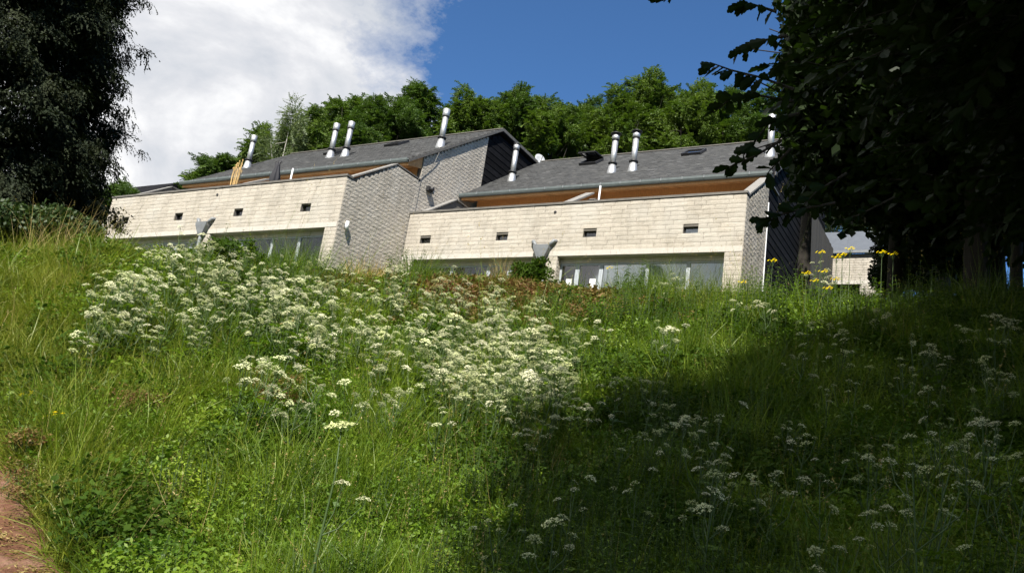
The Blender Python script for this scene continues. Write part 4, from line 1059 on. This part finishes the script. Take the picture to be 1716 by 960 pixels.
tussock(838, 470, 70, .4, .85, .10, 'grass_dry', 'dry upright stalks left of the small evergreen bush', 13.2, .006, .2)
tussock(625, 468, 330, .3, .62, .55, 'grass_straw', 'golden dry grass at the foot of the shaded end wall', 13.4, .006)
tussock(505, 452, 420, .4, .85, .40, 'grass_fresh', 'tall pale green grass before the left house window', 13.0, .006)
tussock(215, 715, 160, .15, .34, .22, 'grass_straw', 'dead orange brown grass tuft in the left of the bank', None, .005)
tussock(100, 420, 90, .4, 1.1, .6, 'grass_dry', 'long seeding grass stalks before the dark conifer', 13.5, .005, .6)
tussock(900, 830, 60, .3, .6, .2, 'grass_dry', 'pale bent grass blades at the edge of the shade', None, .006, .7)
tussock(1360, 485, 60, .5, .95, .25, 'herb', 'tall leafy stalks among the yellow flowers', 12.2, .006)

def blob_points(c, rx, ry, rz, n, lobes=14, lobe=.45, seed=0, low=-.6):
    """points on many overlapping lobes that together make an uneven crown"""
    r = np.random.default_rng(seed); c = np.array(c)
    v = r.normal(size=(lobes, 3)); v /= np.linalg.norm(v, axis=1)[:, None]; v[:, 2] = np.clip(v[:, 2], low, 1)
    cen = v*r.uniform(.45, .85, (lobes, 1)); rad_ = lobe*r.uniform(.6, 1.15, lobes)
    k = r.choice(lobes, n, p=rad_**2/np.sum(rad_**2)); w = r.normal(size=(n, 3)); w /= np.linalg.norm(w, axis=1)[:, None]
    p = cen[k]+w*(rad_[k]*r.uniform(.55, 1.06, n)**.5)[:, None]
    return c+p*[rx, ry, rz]
def mk_clump(name, mat, n, r, size, asp=.6, droop=.3, up=.4, flat=.7):
    V, F = leaf_cloud(n, r, r, r*flat, size, droop, asp=asp, up=up); return proto(name, V, F, [mat])
def mk_spray(name, mat, n=26, L=.5, size=.10):
    """a twig with leaves along it, pointing +x and a little down"""
    parts = []
    mb = MB().tube([(0, 0, 0), (L*.5, 0, .02), (L, 0, -.04)], [.006, .004, .002], 3, False); parts.append((np.array(mb.V), np.array(mb.F), 1))
    V = []
    for i in range(n):
        t = i/n; c = np.array([L*t, 0, .02*math.sin(3*t)-.04*t]); s = 1 if i % 2 else -1; a = s*rng.uniform(.5, 1.3); d = np.array([math.cos(a), math.sin(a), rng.uniform(-.5, .3)]); d /= np.linalg.norm(d)
        nn = np.array([rng.normal(0, .3), rng.normal(0, .3), 1.]); nn -= nn@d*d; nn /= np.linalg.norm(nn); sd = np.cross(nn, d); l = size*rng.uniform(.7, 1.2)
        V += [c, c+d*l*.55+sd*l*.3, c+d*l, c+d*l*.5-sd*l*.3]
    parts.append((np.array(V), np.arange(len(V)).reshape(-1, 4), 0)); V, F, mi = join(parts)
    return proto(name, V, F, [mat, 'bark'], mi)
CT = [mk_clump('leaf_clump', 'tree_leaf', 54, .44, .15, up=.2) for _ in range(2)]+[mk_spray('leaf_spray', 'tree_leaf', 30, 1.0, .2)]
CDp = [mk_clump('leaf_clump', 'tree_leaf_deep', 54, .44, .15, up=.2) for _ in range(2)]+[mk_spray('leaf_spray', 'tree_leaf_deep', 30, 1.0, .2)]
CBi = [mk_clump('leaf_clump', 'tree_leaf_birch', 16, .4, .12, droop=1.2) for _ in range(2)]+[mk_spray('leaf_spray', 'tree_leaf_birch', 22, .9, .11)]
CBu = [mk_clump('leaf_clump', 'bush_leaf', 40, .2, .09)]
CBd = [mk_clump('leaf_clump', 'herb_dark', 40, .12, .06)]
def limbs(base, top, r0, crown_c, crown_r, n=7, seed=0, k=8, start=.35):
    r = np.random.default_rng(seed); mb = MB(); base = np.array(base, float); top = np.array(top, float)
    ax = top-base; P = [base+[0, 0, -.4]]+[base+ax*t+[r.normal(0, r0*.4), r.normal(0, r0*.4), 0] for t in (.02, .3, .6, .85)]+[top]
    mb.tube(P, [r0*1.35, r0*1.12, r0*.85, r0*.6, r0*.35, r0*.12], k)
    for i in range(n):
        t = start+(.92-start)*i/n; p = base+ax*t; a = i*2.4+r.uniform(-.4, .4); e = np.array(crown_c)+np.array([math.cos(a)*crown_r[0], math.sin(a)*crown_r[1], r.uniform(-.3, .7)*crown_r[2]])*.75
        m_ = p*.5+e*.5+[0, 0, .12*np.linalg.norm(e-p)]; rb = r0*(.55-.35*t); mb.tube([p, m_, e], [rb, rb*.6, rb*.15], 6)
    return mb
def spr_rot(P, c):
    """sprays point outwards from the crown centre"""
    d = P-np.array(c); n = len(P)
    return np.stack([rng.normal(0, .4, n), rng.normal(.1, .35, n), np.arctan2(d[:, 1], d[:, 0])+rng.normal(0, .5, n)], 1)
def tree(name, label, px, py, wpx, hpx, dist, protos, n, group=None, seed=0, bark='bark', lobes=16, lobe=.42, size=1., trunk=.18, gap=None):
    """crown top at photo pixel (px,py), wpx/hpx the crown's half width / height as seen"""
    m_ = dist/CF*1.15; top = at(px, py+2, dist); rx = wpx*m_; rz = hpx*m_*.5; c = top-[0, 0, rz]; gz_ = float(terrain(c[0], c[1]))
    t = thing(name, label, 'tree', (c[0], c[1], gz_), group)
    P = blob_points(c, rx/1.0, rx, rz/1.0, n, lobes, lobe, seed)
    P = P[P[:, 2] > gz_+.4]
    scatter('crown', P, protos, t, rot=spr_rot(P, c), size=rng.uniform(.7, 1.35, len(P))*size)
    limbs((c[0], c[1], gz_), (c[0], c[1], c[2]+rz*.6), trunk, c, (rx, rx, rz), 8, seed).obj('trunk', bark, t, True)
    return t
GB = 'trees on the hill behind the houses'
TR = [  # px, py of top, half width, height, dist, kind
    (375, 258, 34, 60, 70, 1, 'small dark tree peeping over the left end of the left roof'),
    (345, 285, 22, 40, 72, 0, 'low pale bush-like tree at the far left end of the left roof'),
    (455, 205, 34, 130, 66, 0, 'loose light green tree left of the pale birch'),
    (545, 178, 48, 150, 64, 0, 'light green tree behind the pair of flues on the left roof'),
    (600, 152, 50, 150, 68, 0, 'taller yellow green tree right behind the pair of flues'),
    (668, 165, 78, 150, 62, 1, 'wide round dark green tree left of the tall flue'),
    (708, 138, 30, 80, 75, 1, 'dark treetop poking up left of the tall flue'),
    (620, 205, 55, 100, 60, 1, 'lower green tree above the middle of the left roof'),
    (810, 142, 62, 190, 64, 0, 'broad green tree right of the tall flue'),
    (872, 140, 50, 200, 66, 1, 'rounded tree above the left block ridge end'),
    (935, 172, 52, 170, 62, 0, 'light green tree right of the satellite dish'),
    (985, 182, 46, 150, 66, 1, 'lower darker tree above the open skylight'),
    (1042, 148, 52, 190, 64, 0, 'yellow green tree left behind the hatted flues'),
    (1098, 126, 58, 200, 68, 0, 'tallest tree behind the hatted flues'),
    (1160, 134, 60, 190, 64, 0, 'green tree above the closed skylight'),
    (1232, 128, 66, 200, 66, 1, 'deep green tree above the right end of the right roof'),
    (1310, 140, 70, 210, 64, 1, 'deep green tree mostly hidden by the overhanging oak branches'),
    (1400, 170, 80, 210, 66, 1, 'dark tree behind the shaded end of the right house'),
    (1500, 200, 90, 200, 68, 1, 'dark tree beyond the outbuilding'),
    (640, 172, 90, 150, 76, 0, 'broad tree filling the gap left of the tall flue'),
    (765, 168, 70, 160, 78, 1, 'tree filling the gap right behind the tall flue'),
    (905, 165, 80, 170, 76, 0, 'tree behind the left block ridge end, second row'),
    (1005, 172, 80, 160, 76, 1, 'second row tree above the open skylight'),
    (1130, 142, 90, 180, 78, 0, 'second row tree right of the hatted flues'),
    (540, 200, 60, 120, 74, 0, 'second row tree left of the pair of flues'),
    (215, 308, 46, 60, 60, 1, 'low dark green hedge tree just right of the conifer'),
    (138, 345, 24, 60, 45, 1, 'round green bush at the left corner of the left block'),
]
for i, (px, py, w_, h_, ds_, kd, lb) in enumerate(TR):
    tree('broadleaf_tree', lb, px, py, w_, h_, ds_, CT if kd == 0 else CDp, int(1700*(w_/50)*(h_/120)*(1.3 if kd else 1.2))+400, GB if py < 250 else None, 100+i, size=.72*(ds_/64), lobes=34, lobe=.27)
tree('birch_tree', 'pale wispy birch with see-through grey green crown behind the left roof', 497, 160, 34, 170, 62, CBi, 1700, None, 77, 'bark_pale', 24, .28, .9, .10)
# tree at the left end in front of far sky
# ---- dark conifer filling the left edge
def mk_frond(name, mat):
    """flat drooping spray of scale foliage, many small pieces"""
    V = []
    for s in range(11):
        a = rng.uniform(-1.1, 1.1); L = rng.uniform(.15, .5); n = 9; st = np.array([rng.uniform(-.1, .1), rng.uniform(-.12, .12), rng.uniform(-.1, .1)])
        for i in range(n):
            t = (i+1)/n; c = st+np.array([L*t*math.cos(a), L*t*math.sin(a), -.5*L*t*t])+rng.normal(0, .012, 3)
            th = a+rng.normal(0, .8); d = np.array([math.cos(th), math.sin(th), rng.normal(-.5, .4)])*.05*rng.uniform(.6, 1.3); sd = np.array([-math.sin(th), math.cos(th), rng.normal(0, .6)])*.020
            V += [c-d*.5, c+sd, c+d, c-sd]
    return proto(name, np.array(V), np.arange(len(V)).reshape(-1, 4), [mat])
CF_ = [mk_frond('conifer_frond', 'conifer') for _ in range(4)]
q = at(-146, 380, 24.); gz_ = float(terrain(q[0], q[1])); H = 15.
t = thing('conifer_tree', 'huge dark conifer filling the left edge of the picture', 'tree', (q[0], q[1], gz_))
n = 14500; zf = rng.uniform(.0, 1, n)**1.1; ang = rng.uniform(0, 6.283, n)
prof = np.interp(zf, [0, .06, .2, .35, .5, .75, 1.], [3.3, 3.5, 3.4, 3.05, 2.7, 1.6, .2])
bump = 1+.10*np.sin(ang*5+zf*30)+.09*np.sin(ang*9-zf*47)+.07*np.sin(zf*90+ang*3)
rr = prof*bump*rng.uniform(.72, 1.03, n)*np.where(rng.uniform(size=n) < .04, 1.12, 1.)
P = np.stack([q[0]+rr*np.cos(ang), q[1]+rr*np.sin(ang), gz_+.3+zf*H], 1)
rot = np.stack([rng.normal(0, .3, n), rng.normal(.25, .3, n), ang+rng.normal(0, .5, n)], 1)
scatter('crown', P, CF_, t, rot=rot, size=rng.uniform(.65, 1.15, n))
limbs((q[0], q[1], gz_), (q[0], q[1], gz_+H*.97), .35, (q[0], q[1], gz_+H*.45), (2.6, 2.6, 5), 12, 5).obj('trunk', 'bark', t, True)
# bushes under it
for i, (px, py, w_, h_, ds_, lb) in enumerate(((40, 345, 70, 75, 19, 'dark bush below the conifer at the left edge'), (120, 360, 48, 60, 18.5, 'scrubby dark bush below the conifer near the left house corner'), (-60, 330, 70, 90, 19, 'dark bush at the extreme left under the conifer'))):
    m_ = ds_/CF; top = at(px, py, ds_); rx = w_*m_; rz = h_*m_*.5; c = top-[0, 0, rz]; g0_ = float(terrain(c[0], c[1]))
    t = thing('bush', lb, 'bush', (c[0], c[1], g0_)); P = blob_points(c, rx, rx, rz, 700, 12, .5, 300+i)
    scatter('foliage', P, CBu, t, rot=spr_rot(P, c), size=rng.uniform(.8, 1.4, len(P)))
    limbs((c[0], c[1], g0_), (c[0], c[1], c[2]), .04, c, (rx, rx, rz), 6, i, 5, .1).obj('stems', 'bark', t)
# small glossy evergreen in front of the right hopper
def small_bush(px, py, w_, h_, ds_, lb, pr, n, seed):
    m_ = ds_/CF; top = at(px, py, ds_); rx = w_*m_; rz = h_*m_*.5; c = top-[0, 0, rz]; g0_ = float(terrain(c[0], c[1]))
    t = thing('bush', lb, 'bush', (c[0], c[1], g0_)); P = blob_points(c, rx, rx, rz, n, 9, .5, seed); P = P[P[:, 2] > g0_]
    scatter('foliage', P, pr, t, rot=spr_rot(P, c), size=rng.uniform(.6, 1.1, len(P)))
    limbs((c[0], c[1], g0_), (c[0], c[1], c[2]), .015, c, (rx, rx, rz), 6, seed, 5, .1).obj('stems', 'bark', t)
small_bush(900, 432, 30, 60, 13.2, 'small glossy dark green bush below the rain hopper of the right house', CBd, 130, 1)
small_bush(432, 418, 72, 60, 13.4, 'loose grey green shrub before the left house windows', CBd, 190, 2)

# ------------------------------------------------------------------ the trees on the right
def oak_leaf_mesh(L=.105):
    """lobed leaf outline as a fan, slightly cupped"""
    o = [(0, .012), (.10, .05), (.17, .15), (.25, .17), (.31, .09), (.38, .13), (.45, .27), (.54, .29), (.60, .17), (.66, .19), (.73, .28), (.82, .26), (.88, .14), (.96, .11), (1., .03)]
    P = [(0, 0)]+[(x, y) for x, y in o]+[(x, -y) for x, y in reversed(o)]
    return [(x*L, y*L, -.10*L*(x*x)+.25*abs(y)*L) for x, y in P]
def mk_oak_spray(name, n=11, L=.42, ls=.11, mat='oak_leaf'):
    V = []; F = []
    mb = MB().tube([(0, 0, 0), (L*.5, 0, .015), (L, 0, -.03)], [.005, .0035, .0015], 4, False); V += [np.array(v) for v in mb.V]; F += mb.F; MI = [1]*len(F)
    base = np.array(oak_leaf_mesh(ls)); ml = len(base)
    for i in range(n):
        t = (i+1)/n; c = np.array([L*t, 0, .01-.04*t]); a = (1 if i % 2 else -1)*rng.uniform(.3, 1.4)*(1 if i < n-1 else 0); el = rng.uniform(-.6, .2); ro = rng.normal(0, .5); s = rng.uniform(.75, 1.2)
        R = (Matrix.Rotation(a, 3, 'Z') @ Matrix.Rotation(-el, 3, 'Y') @ Matrix.Rotation(ro, 3, 'X')); b = len(V)
        V += [np.array(R @ Vector(p*s))+c for p in base]
        # quads strips from the midline: simple fan
        m2 = (ml-1)//2
        for j in range(1, m2): F.append((b, b+j, b+j+1)); F.append((b, b+ml-j-1, b+ml-j)); MI += [0, 0]
        F.append((b, b+m2, b+m2+1)); MI.append(0)
    me = bpy.data.meshes.new(name); me.from_pydata([tuple(v) for v in V], [], F)
    for mm in (mat, 'bark'): me.materials.append(M[mm])
    me.polygons.foreach_set('material_index', MI)
    return bpy.data.objects.new(name, me)
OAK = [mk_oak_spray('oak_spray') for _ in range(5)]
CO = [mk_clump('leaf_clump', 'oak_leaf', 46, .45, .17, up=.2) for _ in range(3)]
def lobes_tree(name, label, base, top, r0, lobes, nf, protos, size, seed, extra=None):
    """lobes: (f, r, h, radius, hradius) in metres forward/right of the camera and above it"""
    b = fr(*base); b[2] = float(terrain(b[0], b[1])); t = thing(name, label, 'tree', b); P = []
    r = np.random.default_rng(seed)
    for i, (f, rr_, h, ra, rh) in enumerate(lobes):
        c = fr(f, rr_, h); n = int(nf*ra*ra); P.append(blob_points(c, ra, ra, rh, n, 9, .55, seed+i))
    P = np.concatenate(P)
    if extra is not None: P = extra(P)
    scatter('crown', P, protos, t, rot=spr_rot(P, fr(*base)), size=rng.uniform(.75, 1.3, len(P))*size)
    tp = fr(*top); mb = MB(); mid = b*.5+tp*.5
    mb.tube([b-[0, 0, .4], b+[0, 0, .1], mid, tp], [r0*1.35, r0*1.1, r0*.75, r0*.3], 12)
    for i, (f, rr_, h, ra, rh) in enumerate(lobes):
        c = fr(f, rr_, h); tt = np.clip((h*.75-b[2])/(tp[2]-b[2]), .5, .95); p = b+(tp-b)*tt; mb.tube([p, p*.5+c*.5+[0, 0, .3], c], [r0*.4, r0*.22, .03], 6)
        for j in range(4):
            e = c+np.array([r.normal(0, ra*.5), r.normal(0, ra*.5), r.normal(0, rh*.4)]); mb.tube([c*.7+p*.3, e], [r0*.16, .012], 5)
    mb.obj('trunk', 'bark', t, True)
    return t
# crown of the overhanging oak; unseen high lobes are added up-sun to shade the bank
def in_view_clip(P):
    """keep the oak out of the open part of the view, as its outline shows"""
    x, y, w = to_px(P); vis = (w > .3) & (y > -80) & (y < 1000)
    edge = np.interp(y, [-80, 0, 60, 130, 200, 260, 300, 370, 420, 520], [1215, 1235, 1262, 1262, 1285, 1305, 1330, 1400, 1520, 1650])
    low = np.interp(x, [1300, 1400, 1480, 1560, 1640, 1800], [345, 348, 352, 372, 385, 392])+rng.normal(0, 16, len(P))
    return P[~(vis & (((x < edge+rng.normal(18, 14, len(P))) & (x > -400)) | ((y > low) & (x > 1280) & (x < 1760))))]
OL = [(5.2, 4.6, 5.2, 2.2, 1.9), (6.4, 6.0, 4.7, 2.4, 1.9), (5.5, 8.2, 5.0, 2.6, 2.2), (4.0, 5.0, 6.6, 2.6, 2.0), (3.2, 7.8, 7.0, 2.8, 2.2), (7.6, 8.2, 5.0, 2.4, 2.2),
      (1.8, 3.9, 9.0, 2.9, 2.2), (.2, 5.6, 10.3, 3.2, 2.4), (1.5, 8.2, 9.8, 3.2, 2.6), (-1.8, 4.0, 11.8, 3.2, 2.4), (-2.5, 7.2, 12.8, 3.4, 2.6), (.2, 2.3, 8.6, 1.9, 1.6), (2.8, 11., 9., 3., 2.6), (5.8, 11.2, 5.4, 2.8, 2.6), (-3, 10.5, 11, 3.4, 2.8), (1.5, 13.5, 9, 3.4, 3.), (5.5, 14, 8, 3.2, 3.), (-5, 8, 13, 3.4, 2.8), (2., 13.5, 5., 2.8, 2.2), (-6, 3.5, 13.5, 3.2, 2.4), (-8, 10, 12, 4, 3.4), (-4, 14, 9, 3.6, 3.2), (8, 14, 9., 3.4, 3.2), (9.5, 11.5, 9.5, 2.6, 2.2), (3, 6, 12.5, 3.4, 2.2), (-1, 9, 15, 3.6, 2.4), (4.5, 9.5, 12, 3.2, 2.2)]  # the high and outer lobes are added to deepen the shade below
for (px, py, t_, ra) in ((1170, 900, 7.5, 1.1), (1380, 930, 7., 1.2), (1560, 930, 8, 1.4), (1720, 900, 8.5, 1.5), (1220, 800, 8.5, 1.2), (1400, 780, 9, 1.4), (1580, 770, 9.5, 1.6), (1740, 780, 9, 1.5),
                        (1290, 720, 10, 1.1), (1430, 680, 10.5, 1.3), (1580, 670, 11, 1.4), (1730, 670, 11, 1.5), (1500, 640, 12, 1.0), (1680, 630, 12.5, 1.2), (1880, 800, 9, 2.2), (1900, 640, 11, 2.0), (1350, 1020, 6.5, 1.3), (1600, 1020, 7, 1.6), (1190, 760, 9, .7), (1050, 890, 7.5, .75), (1075, 800, 8.5, .75), (1000, 1000, 6.5, .8), (1130, 840, 8., .8), (1160, 700, 10., .8)):
    gp_ = ground_px(px, py) if py < 960 else fr(3.2, 3.2*(px-858)/CF, -1)
    c_ = gp_+SUN*t_*1.15; OL.append((float(c_[:2]@FH), float(c_[:2]@RH), float(c_[2]), ra, ra*.8))  # lobe added straight up-sun of each ground spot to be shaded
for f_, r_ in ((4.5, .75), (4.4, 1.5), (4.5, 2.3), (4.4, 3.1), (5.0, 1.0), (3.7, 1.2), (3.6, 2.2)):
    c_ = fr(f_, r_, .1)+SUN*8.2; OL.append((float(c_[:2]@FH), float(c_[:2]@RH), float(c_[2]), .75, .6))  # small extra lobes up-sun that close a sunlit gap near the camera
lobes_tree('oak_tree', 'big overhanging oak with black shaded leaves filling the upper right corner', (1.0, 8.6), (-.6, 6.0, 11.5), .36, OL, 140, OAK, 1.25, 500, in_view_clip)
# hanging oak sprigs seen large against sky, roof and wall
def sprig(pts_px, dist, label, n=9, size=1.):
    P = [at(x, y, dist+.06*i) for i, (x, y) in enumerate(pts_px)]
    b = P[0]; t = thing('oak_branch', label, 'branch', b)
    MB().tube(P, [.010]+[.006]*(len(P)-2)+[.003], 6).obj('twig', 'bark', t)
    L = oak_leaf_mesh(.11*size); base = np.array(L); me = bpy.data.meshes.new('leaf'); ml = len(base); m2 = (ml-1)//2; F = []
    for j in range(1, m2): F += [(0, j, j+1), (0, ml-j-1, ml-j)]
    F.append((0, m2, m2+1)); me.from_pydata([tuple(p) for p in base], [], F); me.materials.append(M['oak_leaf'])
    seg = len(P)-1
    for i in range(n):
        u = (i+.6)/n*seg; k = min(int(u), seg-1); q = P[k]+(P[k+1]-P[k])*(u-k); d = P[k+1]-P[k]; a = math.atan2(d[1], d[0])+(1 if i % 2 else -1)*rng.uniform(.2, 1.3)
        o = bpy.data.objects.new('leaf', me); C.objects.link(o); o.parent = t; o.location = tuple(q-b)
        o.rotation_euler = (rng.normal(.9, .5)*(1 if i % 2 else -1), rng.uniform(-.2, .8), a); s = rng.uniform(.8, 1.25); o.scale = (s, s, s)
SP = [([(1330, 150), (1275, 130), (1225, 118), (1190, 105)], 4.6, 'oak sprig of large leaves standing furthest out against the blue sky', 15),
      ([(1330, 170), (1270, 160), (1225, 165), (1195, 190)], 4.7, 'oak sprig drooping left in front of the hill trees', 12),
      ([(1340, 190), (1290, 205), (1262, 240), (1245, 262)], 4.9, 'oak sprig hanging beside the rightmost flue', 15),
      ([(1310, 235), (1265, 262), (1232, 275), (1213, 285)], 4.9, 'thin oak sprig crossing the right slate roof', 7),
      ([(1325, 250), (1300, 275), (1285, 292)], 4.9, 'short oak sprig at the right gutter end', 5),
      ([(1400, 340), (1345, 350), (1300, 362), (1270, 372)], 5.2, 'oak sprig with dark leaves across the end wall of the right house', 13),
      ([(1320, 60), (1270, 70), (1235, 90)], 4.7, 'upper oak sprig against the sky', 11),
      ([(1300, 20), (1262, 8), (1235, 4)], 4.9, 'topmost oak sprig at the picture edge', 9),
      ([(1500, 330), (1440, 360), (1400, 372)], 7.5, 'leafy oak twig hanging over the outbuilding roof', 9),
      ([(1420, 290), (1370, 320), (1345, 345)], 5.5, 'oak sprig low over the dark cladding', 10),
      ([(1180, -60), (1140, -25), (1112, 4)], 4.9, 'single oak leaf tip hanging in at the top of the sky', 4)]
for pts, ds_, lb, n in SP: sprig(pts, ds_, lb, n)
# trunks and dark crowns further back under the oak
def back_tree(px, dist, r0, lobes, label, seed, lean=0.):
    b = at(px, 480, dist); f = b[0]*FH[0]+b[1]*FH[1]; r = b[0]*RH[0]+b[1]*RH[1]
    lobes_tree('shade_tree', label, (f, r), (f+lean, r+lean*.3, 12.5), r0, [(f+a, r+bb, h, ra, rh) for a, bb, h, ra, rh in lobes], 75, CO, 1., seed, clip2)
def clip2(P):
    x, y, w = to_px(P); vis = (w > .3) & (x > 0)
    edge = np.interp(y, [-80, 250, 330, 380, 430], [1330, 1335, 1350, 1480, 1500]); low = np.interp(x, [1300, 1400, 1480, 1560, 1640, 1716], [345, 350, 372, 440, 405, 410])
    return P[~(vis & ((x < edge) | (y > low+rng.normal(0, 12, len(P)))))]
back_tree(1636, 13.6, .17, [(.5, -1., 7.5, 2.4, 2.), (-.3, 1.4, 8.4, 2.6, 2.4), (.8, -.6, 10.5, 2.6, 2.4), (1., -2.2, 6.3, 1.5, 1.2), (.5, 1.5, 6.3, 1.5, 1.), (-3.6, -1.2, 9.2, 1.5, 1.2), (-5., -1.4, 11.2, 1.6, 1.3), (-2.6, -.8, 8.9, 1.2, .9)], 'dark tree with a straight trunk at the top of the bank, right of the outbuilding', 700)  # sunward lobes out of view are added to shade this trunk
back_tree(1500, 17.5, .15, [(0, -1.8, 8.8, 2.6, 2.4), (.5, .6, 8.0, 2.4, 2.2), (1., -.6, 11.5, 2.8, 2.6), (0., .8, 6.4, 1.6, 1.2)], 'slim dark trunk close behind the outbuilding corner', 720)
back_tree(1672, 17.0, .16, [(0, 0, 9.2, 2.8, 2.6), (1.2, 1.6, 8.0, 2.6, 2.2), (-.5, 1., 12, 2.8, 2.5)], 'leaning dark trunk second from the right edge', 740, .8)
back_tree(1345, 24.0, .20, [(-4, -1.2, 17.5, 2.6, 2.2), (-6.5, -1.6, 19.5, 2.6, 2.2), (-4.5, 1.5, 17, 2.6, 2.), (-2, 0, 16, 2.4, 2.), (.5, .4, 12.5, 3.0, 2.8), (0, 2.6, 13.5, 3.2, 3.), (1, 0, 16.5, 2.8, 3.), (0, 2.5, 10.5, 2.4, 1.6)], 'dark tree standing right against the clad end of the right house', 760)  # the highest lobes, out of view, are added to keep sun off the trunk
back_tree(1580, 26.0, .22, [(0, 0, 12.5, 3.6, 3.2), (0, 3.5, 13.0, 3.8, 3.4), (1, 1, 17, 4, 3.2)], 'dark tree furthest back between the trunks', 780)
for i, (px, py, w_, h_, ds_, lb) in enumerate(((1520, 385, 40, 110, 30, 'dark holly-like bush right of the outbuilding'), (1585, 400, 45, 90, 32, 'dark bush between the outbuilding and the straight trunk'), (1555, 350, 60, 90, 38, 'taller dark shrub behind the others between the trunks'),
                                               (1610, 415, 22, 70, 31, 'narrow dark bush left of the sky gap'), (1340, 330, 40, 170, 52, 'dark tall shrub behind the timber screen'), (1425, 338, 60, 110, 62, 'dark leafy shrub rising behind the outbuilding roof'), (1500, 430, 22, 60, 33, 'low dark bush touching the outbuilding end wall'))):
    m_ = ds_/CF; top = at(px, py, ds_); rx = w_*m_*1.1; rz = h_*m_*.5; c = top-[0, 0, rz]; g0_ = float(terrain(c[0], c[1]))
    t = thing('shade_bush', lb, 'bush', (c[0], c[1], g0_)); P = blob_points(c, rx, rx, rz, 500, 12, .5, 900+i)
    scatter('foliage', P, CO, t, rot=spr_rot(P, c), size=rng.uniform(.5, .9, len(P)))
    limbs((c[0], c[1], g0_), (c[0], c[1], c[2]), .06, c, (rx, rx, rz), 6, i, 5, .1).obj('stems', 'bark', t)
q = at(1703, 445, 14.5); gq = float(terrain(q[0], q[1]))
t = thing('wooden_post', 'grey wooden post at the far right edge by the trees', 'post', (q[0], q[1], gq))
MB().lathe((q[0], q[1], gq-.2), [(.09, 0), (.09, 1.5), (.07, 1.52)], 10).obj('post', 'wood_grey', t, True)
